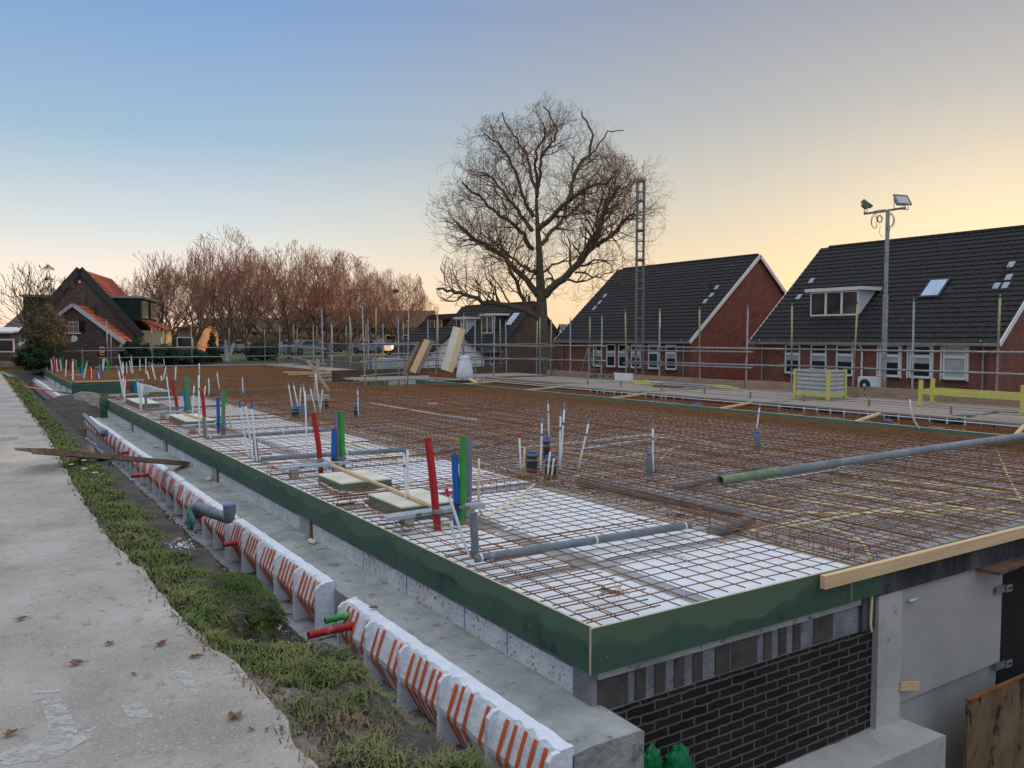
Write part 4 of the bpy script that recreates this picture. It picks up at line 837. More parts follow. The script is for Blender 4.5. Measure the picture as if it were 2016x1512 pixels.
for i,(a0,a1) in enumerate([(3.8,8.6),(8.4,13.4),(13.2,18.2),(18.0,23.0),(22.8,27.5)]):
    b=B(); bars(b,6.05,10.4,a0,a1,.15,.15,-.03,.0042); tag(b.obj('rebar_mesh','steel'),'dense rusty mesh sheet on the inner side of the deck, '+['nearest','second from the front','third from the front','fourth from the front','farthest'][i],'rebar mesh','rusty mesh sheets')
    b=B(); bars(b,10.3,14.55,a0,a1,.15,.15,-.025,.0045); tag(b.obj('rebar_mesh','steel'),'dense rusty mesh sheet beside the balcony strip, '+['nearest','second from the front','third from the front','fourth from the front','farthest'][i],'rebar mesh','rusty mesh sheets')
    b=B(); bars(b,14.65,16.6,a0,a1+.4,.15,.15,-.07,.005); tag(b.obj('rebar_mesh','mesh2'),'rusty mesh sheet inside the balcony strip, '+['nearest','second from the front','third from the front','fourth from the front','farthest'][i],'rebar mesh','rusty mesh sheets')
    b=B(); bars(b,6.1,14.5,a0,a1,.30,.60,-.17,.004); tag(b.obj('rebar_mesh','mesh2'),'lower rusty mesh sheet lying close to the slab, '+['nearest','second from the front','third from the front','fourth from the front','farthest'][i],'rebar mesh','rusty mesh sheets')
for i,(xa,xb,ya,yb) in enumerate(((3.1,6.1,35.4,50.4),(6,14.5,35.4,43),(6,14.5,42.8,50.4),(5.5,11.5,27.7,35.2))):
    b=B(); bars(b,xa,xb,ya,yb,.15,.13,-.03,.006); bars(b,xa,xb,ya,yb,.15,.15,-.1,.006); tag(b.obj('rebar_mesh','steel'),'rusty mesh on the far deck part, '+['left strip','middle near half','middle far half','joining piece between deck parts'][i],'rebar mesh','rusty mesh sheets')
# lattice girders
def girder(L,h=.115,p=.2):
    b=B(); b.tube([(0,0,h),(0,L,h)],.005,4); 
    for s in(-1,1):
        b.tube([(s*.045,0,0),(s*.045,L,0)],.004,4); n=int(L/p); 
        pts=[]
        for i in range(n): pts+=[(s*.045,i*p,0),(0,i*p+p/2,h)]
        b.tube(pts,.0035,3,cap=False)
    return b
g0=girder(23.2).obj('lattice_girder','steel'); gl='rusty zigzag lattice girder standing on the grey slab between the mesh layers'; tag(g0,gl,'lattice girder','lattice girders on the slab'); g0.location=(6.75,3.95,-.165)
for i in range(1,13):
    o=g0.copy(); COL.objects.link(o); o.location=(6.75+i*.62,3.95+(.3 if i%2 else 0),-.165)
for i in range(12):
    o=g0.copy(); COL.objects.link(o); o.scale=(1,.64,1); o.location=(6.2+i*.7,35.5,-.165); o['label']='rusty lattice girder of the far deck part, under its mesh'
# edge cages
def cage(name,label,x,y0,y1,w=.14,h=.14,z=-.17,st=.2,alongx=False):
    b=B()
    for i in(-1,1):
        for k in(0,1): b.tube([(i*w/2,0,k*h),(i*w/2,y1-y0,k*h)],.006,4)
    for s in frange(0,y1-y0,st): b.tube([(-w/2,s,0),(w/2,s,0),(w/2,s,h),(-w/2,s,h),(-w/2,s,0)],.004,4,cap=False)
    o=b.obj(name,'mesh2'); o.location=(x,y0,z)
    if alongx:o.rotation_euler=(0,0,-PI/2)
    return tag(o,label,'rebar cage','rebar cages')
cage('rebar_cage','long rusty rebar cage between the white foam and the grey slab',6.1,3.9,27,w=.2)
cage('rebar_cage','rusty rebar cage lying across behind the lidded boxes',3.2,8.45,11.3,alongx=True)
cage('rebar_cage','rusty rebar cage lying across at the second pipe cluster',3.2,10.85,13.7,alongx=True)
cage('rebar_cage','rusty rebar cage lying across at the third pipe cluster',3.2,15.75,18.6,alongx=True)
cage('rebar_cage','rusty rebar cage lying across at the fourth pipe cluster',3.2,18.5,21.4,alongx=True)
cage('rebar_cage','long rusty rebar cage beside the pale green strip',14.4,4,27,w=.14)
b=B(); rg=random.Random(6)
for i in range(26): 
    a=rg.random()*6.28; c=P(1200,1170,-.04)+Vector((rg.gauss(0,.04),rg.gauss(0,.04),rg.uniform(0,.02))); b.tube([c+Vector((math.cos(a+k*.9)*.05,math.sin(a+k*.9)*.05,.006*k)) for k in range(4)],.0025,3)
tag(b.obj('tie_wire_scrap','steel'),'tangled heap of rusty tie wire on the mesh by the near corner','wire')
# frost / puddled ice blotches left out; small black scraps on foam
b=B()
for i in range(60):
    c=P(1200,1180,-.112)+Vector((rg.gauss(.1,.25),rg.gauss(0,.18),0)); s=rg.uniform(.004,.012); b.add([c+Vector((rg.uniform(-s,s),rg.uniform(-s,s),rg.uniform(0,s))) for _ in range(4)],[(0,1,2),(0,2,3),(0,3,1),(1,3,2)])
tag(b.obj('dirt_crumbs','void'),kind='stuff')
def gravelly(u,v,lab):
    b=B()
    for i in range(160):
        c=P(u,v,-.108)+Vector((rg.gauss(0,.035),rg.gauss(0,.10),rg.uniform(-.005,.01))); s=rg.uniform(.004,.012); b.add([c+Vector((rg.uniform(-s,s),rg.uniform(-s,s),rg.uniform(0,s))) for _ in range(4)],[(0,1,2),(0,2,3),(0,3,1),(1,3,2)])
    o=b.obj('gravel_heap','slab'); tag(o,lab,'gravel',kind='stuff')
gravelly(1333,1098,'small dark oval heap of grit on the white foam near the front corner')
gravelly(1057,975,'small dark oval heap of grit on the white foam right of the cream conduit')
#=PIPES
# ------------------------------------------------------------ pipes and risers
def bez(pts,n=6):
    """smooth a polyline"""
    pts=[Vector(p) for p in pts]; out=[pts[0]]
    for i in range(1,len(pts)-1):
        a=pts[i].lerp(pts[i-1],.4); c=pts[i].lerp(pts[i+1],.4)
        for k in range(n+1): t=k/n; out.append(a*(1-t)**2+pts[i]*2*t*(1-t)+c*t*t)
    out.append(pts[-1]); return out
def riser(name,label,u0,v0,u1,v1,r,m,zb=-.1,cat='pipe',group=None,tip=None,band=None,hollow=True,foot=None,extra=0):
    """standing pipe: foot at (u1,v1) on height zb, head at (u0,v0)"""
    bt=P(u1,v1,zb); k=(bt.x*_fw.x+bt.y*_fw.y+(zb-EYE)*_fw.z); tp_=PD(u0,v0,k); 
    e=empty(name,bt,label,cat,group); L=tp_-bt; b=B()
    pts=[Vector((0,0,-extra)),L*.33+Vector((R.gauss(0,.006),R.gauss(0,.006),0)),L*.66,L]
    if foot: pts=bez([Vector(foot),Vector((0,0,.0)),L*.3,L*.65+Vector((R.gauss(0,.01),0,0)),L])
    b.tube(pts,r,12 if r>.02 else 8,cap=not(hollow and r>.02))
    if hollow and r>.02: b.tube([L*.7,L],r*.86,12,cap=False); b.tube([L*.995,L],[r*.86,r],12,cap=False)
    b.obj('tube',m,e,smooth=True)
    if tip: t=B(); t.tube([L*.90,L*1.012],r*1.14,8); t.obj('tip',tip,e)
    if band: t=B(); t.tube([L*.68,L*.72],r*1.12,8); t.obj('tape_band',band,e)
    return e
def hpipe(name,label,pts,r,m,cat='pipe',group=None,n=12,col=None):
    pts=[Vector(p) for p in pts]; c=pts[0].copy(); e=empty(name,c,label,cat,group); q=[p-c for p in pts]; b=B(); b.tube(bez(q,5) if len(q)>2 else q,r,n); b.obj('tube',m,e,smooth=True)
    if col:
        for t in col:
            a=q[0].lerp(q[-1],t); d=(q[-1]-q[0]).normalized(); s=B(); s.tube([a-d*.008,a+d*.008],r*1.07,n); s.obj('strap','wht',e)
    return e
def shelf(u0,v0,u1,v1,w,label,z=.045):
    a=P(u0,v0,z);b_=P(u1,v1,z); c=(a+b_)/2; e=empty('riser_shelf',c,label,'shelf','grey riser shelves'); d=(b_-a)/2; b=B(); b.beam(-d,d,w,.012); b.beam(-d+Vector((0,-w/2,-.012)),d+Vector((0,-w/2,-.012)),.012,.03); b.beam(-d+Vector((0,w/2,-.012)),d+Vector((0,w/2,-.012)),.012,.03); b.obj('plate','pvcl',e)
    for q in (-d*.55,d*.7): f=B(); f.box(q.x-.05,q.x+.05,q.y-.05,q.y+.05,-.15,-.03); f.obj('foot_block','crete',e)
    t=B()
    for k in(-.45,.55):
        for j in range(3): q=d*k+Vector((j*.02,-w/2-.013,-.012)); t.box(q.x,q.x+.008,q.y-.003,q.y,-.02,.012)
    t.obj('slots','dark',e); return e
CL=[('nearest',(756,1018,948,990,.15),[('red',842,863,862,1010,.036),('blue',895,895,899,1000,.033),('grn',912,860,908,1000,.033),('pvc',924,860,920,985,.036)]),
('second nearest',(546,922,684,908,.16),[('red',617,812,632,908,.036),('blue',657,845,658,906,.033),('pvc',662,810,666,905,.033),('grn',672,810,676,905,.033)]),
('third nearest',(358,838,452,832,.16),[('red',398,770,403,822,.036),('blue',429,782,430,836,.033),('pvc',438,768,441,838,.033),('grn',442,769,438,838,.033)]),
('fourth nearest',(298,812,396,807,.16),[('red',337,748,350,805,.036),('blue',363,765,365,808,.033),('grn',366,740,368,808,.033),('pvc',371,744,374,806,.033)]),
('fifth nearest',(214,778,292,774,.16),[('red',245,735,253,772,.036),('blue',266,750,266,773,.033),('grn',270,737,270,772,.033)])]
cn={'red':'red','blue':'blue','grn':'green','pvc':'grey'}
for nm_,sh,rs in CL:
    shelf(*sh,'grey riser shelf holding the %s cluster of coloured pipes'%nm_)
    for m,u0,v0,u1,v1,r in rs:
        riser('standing_pipe','%s standing plastic pipe in the %s cluster'%(cn[m],nm_),u0,v0,u1,v1,r,m,zb=.05,group='coloured standing pipes',extra=.2)
        a=P(u1,v1,.06); b=B(); b.tube([a,a+Vector((0,0,.03))],r*1.3,12); o=b.obj('pipe_collar','pvc' if m!='blue' else 'black'); tag(o,'rubber collar around the %s pipe of the %s cluster'%(cn[m],nm_),'collar','pipe collars')
far=[('red',104,703,107,735),('blue',199,720,200,740),('grn',213,709,213,738),('grn',149,708,150,731),('blue',157,722,158,736),('grn',163,714,162,736),('red',115,708,119,730),('red',177,722,178,748),('blue',191,735,193,747),('grn',122,702,124,727),('red',136,714,140,730),('pvc',196,718,197,745)]
for i,(m,u0,v0,u1,v1) in enumerate(far):
    riser('standing_pipe','%s standing pipe on the far deck part, %s'%(cn[m],['leftmost red','rightmost blue','tall one by the grey pipe','left of the blue one','behind the shelf','beside the blue one','second red from the left','red one behind the wide green board','short blue behind the wide green board','leftmost green','middle red','grey one behind the wide green board'][i]),u0,v0,u1,v1,.05,m,zb=-.05,group='coloured standing pipes')
shelf(138,738,166,737,.2,'grey riser shelf on the far deck part, left'); shelf(100,729,130,728,.2,'grey riser shelf on the far deck part, farthest')
# white conduits: (tip u,v, foot u,v, tip, band, r, label)
wc=[(795,880,799,1003,'greytip','tape','tall white conduit standing on the nearest shelf'),
(802,885,805,1000,None,None,'white conduit right beside the taped one on the nearest shelf'),
(886,1018,905,1090,'greytip','tape','white conduit with blue tape left of the near grey stub pipe'),
(879,964,925,1100,'redtip',None,'white conduit with a red tip leaning at the near grey stub pipe'),
(600,770,606,905,None,None,'tall white conduit at the second shelf'),
(471,792,490,905,'tape',None,'left one of three blue and red tipped white conduits by the side board'),
(482,787,498,910,'redtip',None,'middle red tipped one of three white conduits by the side board'),
(495,793,506,914,'tape',None,'right one of three white conduits by the side board'),
(391,725,393,862,'greytip','redtip','tallest white conduit by the third cluster'),
(383,752,377,830,'greytip','tape','leaning white conduit between third and fourth clusters'),
(327,733,336,808,'greytip',None,'white conduit left of the fourth red pipe'),
(270,745,277,811,'greytip',None,'left one of three white conduits between fourth and fifth clusters'),
(277,748,279,811,'greytip',None,'middle one of three white conduits between fourth and fifth clusters'),
(281,750,278,811,'greytip',None,'right one of three white conduits between fourth and fifth clusters'),
(232,723,247,795,'greytip',None,'left one of three white conduits by the fifth cluster'),
(241,740,246,795,'redtip',None,'middle one of three white conduits by the fifth cluster'),
(247,742,244,795,'greytip',None,'right one of three white conduits by the fifth cluster'),
(1022,855,1027,930,'redtip',None,'short red tipped conduit left of the largest black pot'),
(1067,822,1065,935,'greytip','tape','white conduit with blue tape left of the pot group'),
(1079,788,1081,865,'greytip','tape','slim far conduit behind the pot group'),
(1104,808,1101,925,'greytip','tape','left one of two crossing conduits right of the pots'),
(1112,793,1102,930,'greytip','tape','tallest conduit leaning right of the pots'),
(1161,824,1138,930,'greytip','tape','slanting conduit right of the pot group'),
(1084,883,1077,942,'redtip',None,'short red tipped conduit at the front black pot'),
(1285,833,1287,935,'greytip','tape','upright conduit beside the lone blue capped pot'),
(1496,798,1489,850,'greytip','tape','conduit coming out of the grey pot beyond the long grey pipe'),
(567,752,578,815,'greytip',None,'leftmost conduit of the middle group behind the second cluster'),
(577,752,590,820,'greytip',None,'second conduit of the middle group behind the second cluster'),
(592,757,590,815,'greytip',None,'third conduit of the middle group, upright'),
(597,755,604,822,'greytip','tape','fourth conduit of the middle group, with blue tape'),
(610,760,622,816,'greytip',None,'fifth conduit of the middle group, slanting'),
(621,735,629,806,None,None,'conduit beside the wooden trestle'),
(636,762,629,818,'greytip','tape','rightmost conduit of the middle group'),
(704,762,706,822,'greytip','tape','lone conduit at the small pot in the middle of the deck'),
(427,731,432,770,'greytip',None,'conduit right of the fourth cluster, standing farther back'),
(411,742,411,779,'greytip',None,'slim conduit behind the third cluster'),
(404,760,402,782,None,None,'short conduit behind the third red pipe'),
(477,741,479,776,'greytip',None,'conduit in the grey pot far behind the side board'),
(392,715,393,745,None,None,'far slim conduit behind the tallest third cluster conduit')]
for u0,v0,u1,v1,t,bd,lab in wc:
    r=.0125 if v1>880 else .014 if v1>800 else .018
    ft=None
    if (u1,v1) in((905,1090),(925,1100),(490,905),(498,910),(506,914),(393,862)): ft=(.22,-.05,-.02)
    riser('white_conduit',lab,u0,v0,u1,v1,r,'wht',zb=-.08,cat='conduit',group='white conduits',tip=t,band=bd,foot=ft)
rg=random.Random(12)
fc=[(88,700,92,728),(91,698,93,730),(100,706,104,732),(106,702,108,730),(111,705,113,733),(118,706,121,731),(131,708,129,742),(143,707,143,750),(172,711,165,746),(192,708,195,721),(203,704,202,729),(206,703,203,730),(209,706,215,725),(222,709,226,721),(229,719,229,725),(234,698,241,738),(241,712,243,750),(249,712,250,736),(255,710,259,735),(258,700,262,736),(275,705,276,731),(287,705,287,736),(289,730,293,747),(298,716,306,748),(322,706,324,722),(327,720,321,748),(346,719,345,748),(317,740,318,750)]
for i,(u0,v0,u1,v1) in enumerate(fc):
    riser('white_conduit','slim pale conduit standing on the far deck part, number %d from the left'%(i+1) if 0 else 'slim pale conduit sticking up from the far deck part beyond the gap',u0,v0,u1,v1,.024,'wht',zb=-.05,cat='conduit',group='far white conduits',tip='greytip' if i%3 else None)
# cream conduits
riser('cream_conduit','cream conduit standing right of the nearest shelf',943,903,943,990,.0125,'cream',zb=-.02,cat='conduit')
hpipe('cream_conduit','cream conduit curving out over the mesh towards the black pots',[P(943,990,-.02),P(944,1004,-.04),P(955,1020,-.05),P(985,1004,-.04),P(1052,954,-.04)],.0125,'cream','conduit')
riser('cream_conduit','cream conduit by the third cluster',453,797,455,842,.014,'cream',zb=-.05,cat='conduit')
riser('cream_conduit','short cream conduit left of the largest black pot',1033,880,1031,930,.012,'cream',zb=-.08,cat='conduit')
riser('cream_conduit','short cream conduit leaning at the front black pot',1091,902,1084,944,.012,'cream',zb=-.08,cat='conduit')
# grey stubs and drain pipes
st=[(932,1012,935,1098,'nearest grey stub pipe with a taped foot'),(502,866,505,903,'grey stub pipe right of three conduits'),(402,822,404,862,'grey stub pipe below the third red pipe'),(287,778,287,808,'grey stub pipe by the fourth shelf'),(241,762,242,788,'grey stub pipe by the fifth shelf')]
for u0,v0,u1,v1,lab in st: riser('stub_pipe',lab,u0,v0,u1,v1,.032,'pvc',zb=-.07,group='grey stub pipes')
hp=[((936,1100),(1358,1034),.034,'long grey drain pipe over the mesh nearest the corner',(.02,.52,.97)),((505,904),(793,886),.034,'grey drain pipe ending in an elbow behind the nearest lidded box',(.02,.6)),((406,862),(650,846),.034,'grey drain pipe running in from the third stub',(.03,.6)),((288,806),(440,798),.032,'grey drain pipe running in from the fourth stub',(.5,)),((245,789),(352,785),.032,'grey drain pipe running in from the fifth stub',(.5,))]
for a,c,r,lab,cl in hp:
    hpipe('drain_pipe',lab,[P(*a,-.03),P(*c,-.02)],r,'pvc',group='grey drain pipes',col=cl)
hpipe('drain_pipe','grey drain elbow turning down at the end of the second pipe',[P(793,886,-.02),P(798,886,-.03),P(799,898,-.12)],.036,'pvc')
hpipe('drain_pipe','thick grey drain pipe below the mesh, running right from the pot group',[P(1140,950,-.1),P(1330,985,-.1),P(1492,1018,-.1),P(1440,1035,-.1),P(1400,1046,-.1)],.055,'pvc')
hpipe('drain_pipe','grey drain pipe below the mesh left of the long grey pipe end',[P(1330,960,-.1),P(1400,945,-.1),P(1485,922,-.1)],.04,'pvc')
hpipe('drain_pipe','grey drain pipe behind the nearest blue and green pipes',[P(875,888,-.05),P(900,884,-.05),P(990,872,-.06)],.03,'pvc')
# white cable conduits lying in the mesh
for pts,m,lab,r in ((((1030,1090),(1130,1075),(1250,1058),(1370,1032)),'wht','white conduit lying along the near drain pipe',.014),
 (((975,1052),(1020,1035),(1060,1022)),'wht','white conduit lying at a slant right of the nearest cluster',.012),
 (((700,992),(715,988),(735,1012),(790,1040),(840,1045)),'wht','white conduit looping around the nearest lidded box',.014),
 (((630,948),(660,968),(700,972),(790,958),(860,948)),'wht','white conduit looping around the second lidded box',.014),
 (((1000,1090),(960,1108),(905,1118)),'wht','white conduit lying below the near drain pipe',.014),
 (((1030,880),(1130,872),(1260,858),(1330,855),(1430,880)),'wht','long white conduit in the middle of the deck, ending at a red capped fitting',.02),
 (((1140,885),(1240,870),(1340,858)),'wht','second long white conduit in the middle of the deck',.016),
 (((1430,970),(1500,950),(1620,930),(1720,905),(1900,878)),'wht','long white conduit lying beside the long grey pipe',.016),
 (((730,795),(850,815),(940,828)),'wht','frosty conduit line at the back of the deck',.03),
 (((760,835),(880,862),(970,878)),'cream','cream conduit line behind the nearest cluster',.02),
 (((600,845),(690,872),(780,905)),'cream','cream conduit line behind the second cluster',.018),
 (((1783,765),(1780,800),(1790,835),(1805,850)),'wht','slim conduit standing up and bending below the yellow frame',.016),
 (((1430,985),(1560,1010),(1700,1012),(1990,1000)),'cream','cream conduit sweeping right below the long grey pipe',.013),
 (((1530,1040),(1600,1028),(1700,1010),(1900,985)),'cream','cream conduit fanning out from the white junction, upper',.013),
 (((1600,1030),(1680,1055),(1700,1070),(1715,1100)),'cream','cream conduit curving from the junction down to the pale beam',.013),
 (((1480,1045),(1580,1025)),'cream','short cream conduit left of the white junction',.013),
 (((1640,950),(1800,965),(2010,985)),'cream','cream conduit in the right part below the pipe, upper',.013),
 (((1680,940),(1850,955),(2014,972)),'cream','cream conduit in the right part, topmost',.013),
 (((1560,960),(1750,985),(2010,1012)),'cream','cream conduit in the right part, third down',.013),
 (((1500,975),(1680,1000),(1860,1015)),'cream','cream conduit in the right part, fourth down',.013),
 (((1180,905),(1260,895),(1340,880)),'cream','cream conduit left of the lone pot',.014),
 (((1120,945),(1160,925),(1190,930),(1185,942)),'cream','curled cream conduit by the slanting conduit foot',.012),
 (((1300,905),(1320,885),(1335,880)),'cream','bent cream conduit end right of the lone pot',.012),
 (((1960,880),(1990,950),(2014,990)),'cream','cream conduit leaving the frame at the right',.013),
 (((1230,790),(1330,800),(1420,812)),'cream','cream conduit line toward the back right',.02),
 (((1020,880),(1110,890),(1200,900)),'cream','cream conduit line behind the black pots',.015)):
    hpipe('cream_conduit' if m=='cream' else 'white_conduit',lab,[P(u,v,-.06 if k==0 or 'standing' not in lab else -.06) if not('standing up' in lab) else P(1805,852,-.05)+Vector((-.25+.12*k*k*.4,0,max(0,.62-.22*k))) for k,(u,v) in enumerate(pts)],r,m,'conduit',n=7)
# long concrete pump / scaffold pipe
a=P(1418,946,.06);c=P(2016,858,.09); d=(c-a).normalized(); e=empty('long_pipe',a,'long grey pipe with a green painted end lying across the mesh at the right','pipe')
b=B(); L=(c-a).length+1.5; b.tube([d*1.0,d*L*.5+Vector((0,0,.01)),d*L],.054,16); b.obj('tube','pump',e,smooth=True)
b=B(); b.tube([Vector(),d*1.0],.0545,16,cap=False); b.tube([Vector(),d*.8],.046,16,cap=False); b.tube([Vector(),d*.003],[.046,.0545],16,cap=False); b.obj('painted_end','pumpg',e,smooth=True)
# pots
def pot(u,v0,v1,r,lab,body='black',cap='blue',z=-.1):
    bt=P(u,v1,z); k=(bt.x*_fw.x+bt.y*_fw.y+(z-EYE)*_fw.z); h=(PD(u,v0,k)-bt).z
    e=empty('capped_pot',bt,lab,'floor drain','capped drain pots in the deck'); b=B(); b.tube([(0,0,0),(0,0,h*.8)],r,16); b.obj('body',body,e,smooth=False)
    b=B(); b.tube([(0,0,h*.8),(0,0,h*.93)],[r*.9,r*.8],16); b.obj('neck','pvc',e); b=B(); b.tube([(0,0,h*.93),(0,0,h)],r*.84,16); b.obj('cap',cap,e)
    w=B(); w.tube([(0,0,h*.55),(0,0,h*.66)],r*1.02,16); w.obj('tape_band','pvc',e)
pot(1047,888,930,.075,'largest black pot with a blue cap, left in the pot group'); pot(1084,897,943,.075,'front black pot with a blue cap in the pot group'); pot(1076,860,903,.05,'slim black pot with a blue cap behind the pot group')
pot(1279,892,937,.048,'lone grey banded pot with a blue cap beside an upright conduit','pvc'); pot(1490,849,886,.055,'grey banded pot with a conduit in it beyond the long grey pipe','pvc'); pot(702,795,822,.06,'small dark pot with a blue cap in the middle of the deck')
pot(583,800,822,.10,'left dark pot of the middle group','black'); pot(598,798,822,.12,'dark pot wrapped in blue film in the middle group','pvc'); pot(643,785,806,.05,'slim dark pot beside the wooden trestle'); pot(478,765,776,.09,'grey pot far behind the side board','pvc')
pot(1408,872,882,.085,'low white and red capped fitting at the end of the long white conduit','wht','redtip'); pot(852,792,800,.13,'low red and white fitting at the back of the deck','wht','redtip')
pot(1748,826,834,.09,'blue cap at the balcony strip right end','blue'); pot(1371,794,801,.13,'blue cap at the balcony strip middle','blue'); pot(1154,778,782,.13,'blue cap at the balcony strip far end','blue')
# lidded boxes
def lbox(ps,zt,lab):
    q=[P(u,v,zt) for u,v in ps]; c=sum(q,Vector())/4; x0=min(p.x for p in q);x1=max(p.x for p in q);y0=min(p.y for p in q);y1=max(p.y for p in q)
    e=empty('lidded_box',(c.x,c.y,-.11),lab,'box','green boxes with pale lids'); b=B(); b.box(x0-c.x,x1-c.x,y0-c.y,y1-c.y,0,zt+.11-.012); b.obj('side_panels','green',e)
    b=B(); b.box(x0-c.x-.004,x1-c.x+.004,y0-c.y-.004,y1-c.y+.004,zt+.11-.0115,zt+.11+.004); b.obj('lid','lid',e)
lbox([(728,974),(793,999),(894,984),(825,962)],.02,'nearest lidded box, low and green with a pale plywood top')
lbox([(630,935),(677,951),(771,942),(718,925)],.02,'second lidded box, behind the nearest, crossed by the same lath')
lbox([(340,818),(367,830),(410,824),(385,814)],.02,'third lidded box, between third and fourth pipe clusters')
lbox([(262,788),(275,795),(300,790),(285,783)],.03,'fourth lidded box, beside the fifth cluster')
beamobj('wood_lath','pale wooden lath lying over the two nearest lidded boxes',P(655,916,.05),P(866,1002,.05),.035,.025,'wood','lath'); beamobj('wood_lath','pale wooden lath at the third and fourth clusters',P(362,814,.05),P(402,826,.05),.04,.03,'wood','lath')
#=EDGE
# ------------------------------------------------------------ insulated footing forms along the ledge
def foam_form(seed,L=3.0,nb=5,strap_r=.0125):
    rg=random.Random(seed); e=empty('foam_edge_form',(0,0,0),'','foam form','white foam edge forms'); b=B(); pit=L/nb
    # body between fins: hull profile
    def prof(inx):   # x outward negative
        return [(0,.02),(-.10,.008),(-.128,-.03),(-.195,-.19),(-.19,-.23),(-.125,-.34),(-.06,-.44),(0,-.47)]
    n=8; N_=46; vs=[]
    for j in range(N_+1):
        y=L*j/N_; ph=(y/pit)%1; k=1 if .12<ph<.97 else .0
        for i,(x,z) in enumerate(prof(0)):
            bump=(.016 if i==1 else .024)*math.sin(ph*PI*10+.6) if i in(1,2) else 0
            vs.append((x*(.86 if 0<i<7 else 1)+.008*nz(x+seed,y,8),y,z+bump+.012*nz(x,y+seed,6)+(.008*rg.random() if i==1 else 0)))
    b.add(vs,[(j*n+i,j*n+i+1,(j+1)*n+i+1,(j+1)*n+i) for j in range(N_) for i in range(n-1)]); b.add([vs[i] for i in range(n)],[tuple(range(n))]); b.add([vs[N_*n+i] for i in range(n)],[tuple(range(n-1,-1,-1))])
    for j in range(nb):   # fins at the near side of each bay
        y=j*pit; t=.035
        b.prism([(0.0,.02),(-.09,.008),(-.13,.005),(-.165,-.03),(-.172,-.10),(-.176,-.47),(0,-.47)],y+.001,y+t)
    b.prism([(0.0,.03),(-.07,.015),(-.13,-.0),(-.165,-.03),(-.172,-.10),(-.176,-.47),(0,-.47)],L-.03,L)
    b.obj('foam_body','foam',e)
    for j in range(nb):
        for i in range(5):
            if rg.random()<.04: continue
            y=j*pit+.10+i*(pit-.15)/4.6+rg.gauss(0,.004); s=B(); tp_=rg.uniform(-.01,.012)
            pq=bez([Vector((-.102,0,-.004+tp_)),Vector((-.116,0,-.03)),Vector((-.173,0,-.19)),Vector((-.170,0,-.225)),Vector((-.06,0,-.43)),Vector((-.03,0,-.465))],2); sl_=rg.gauss(0,.006); vs=[]
            for k_,p in enumerate(pq):
                nrm=Vector((-.9,0,.25 if k_<len(pq)*.5 else -.35)).normalized(); w_=strap_r*(1 if k_<len(pq)*.6 else .75); yy_=y+sl_*k_/len(pq)
                for a_,b_ in ((-1,0),(-1,.007),(1,.007),(1,0)): vs.append((p.x+nrm.x*b_,yy_+a_*w_,p.z+nrm.z*b_))
            s.add(vs,[(q*4+c,q*4+(c+1)%4,(q+1)*4+(c+1)%4,(q+1)*4+c) for q in range(len(pq)-1) for c in range(4)]+[(0,1,2,3)]); s.obj('strap','orange',e)
    return e
y=3.28; starts=[3.42]; ff=foam_form(1); ff2=foam_form(2)
places=[(3.42,0,'nearest, at the ledge corner'),(6.92,0,'second, before the grey elbow pipe'),(10.05,0,'third, under the crossing plank'),(13.1,0,'fourth, beyond the plank'),(16.2,0,'fifth from the near corner'),(19.3,0,'sixth, behind the grey vent pipe'),(22.3,0,'seventh, last before the sand mound'),(35.0,0,'first of the far deck part'),(38.1,0,'second of the far deck part'),(41.2,0,'third of the far deck part'),(44.3,0,'fourth of the far deck part'),(47.4,0,'last of the far deck part')]
for i,(yy,rz,lab) in enumerate(places):
    o=(ff if i==0 else ff2) if i<2 else copytree((ff,ff2)[i%2])
    o.location=(2.605,yy,-.485+(.01*(i%2))); o['label']='white foam edge form with orange straps, '+lab
    if i in(0,): o.location.z=-.49
o=copytree(ff); o.location=(2.9,34.62,-.5); o.rotation_euler=(0,0,-PI/2); o.scale=(1,.85,.8); o.location=(2.7,34.98,-.5); o.rotation_euler=(0,0,PI/2); o.location=(5.6,34.95,-.5); o['label']='white foam edge form under the wide green board, facing the camera'
e=D.objects.new('x',None) if 0 else None
# low broken concrete strip at the base of the forms
b=B(); lumpy(b,2.36,2.62,3.1,26,-1.2,-.965,.06,.04); struct(b.obj('blinding_strip','slab'))
# white spray foam blobs along the ledge
def blob(name,m,c,s,label,cat,seed=0,n=7,flat=.6):
    b=B(); rg=random.Random(seed)
    nu,nv=(22,15) if m in('greenbag','teal') else (10,7); vs=[]
    for j in range(nv+1):
        for i in range(nu):
            a=2*PI*i/nu; t=PI*j/nv; d=Vector((math.sin(t)*math.cos(a),math.sin(t)*math.sin(a),math.cos(t)*flat)); k=1+.45*MN.noise(d*2.2+Vector((seed*3.1,0,0)))+(.5 if m in('greenbag','teal') else .12)*MN.noise(d*(5 if m=='greenbag' else 7))
            vs.append(Vector((d.x*s[0],d.y*s[1],d.z*s[2]))*k)
    b.add(vs,[(j*nu+i,j*nu+(i+1)%nu,(j+1)*nu+(i+1)%nu,(j+1)*nu+i) for j in range(nv) for i in range(nu)]); o=b.obj(name,m,smooth=True); o.location=c; return tag(o,label,cat)
for u,v,lab,k in ((612,1066,'nearest lump of pale green spray foam at the foot of the block wall',1),(416,942,'second lump of pale green spray foam on the ledge',2),(312,878,'third lump of pale green spray foam on the ledge',3),(247,838,'farthest lump of pale green spray foam on the ledge',4)):
    p=P(u,v,-.49); p.x=2.97; blob('spray_foam','foamy',p,(.04,.10,.035),lab,'foam lump',k)
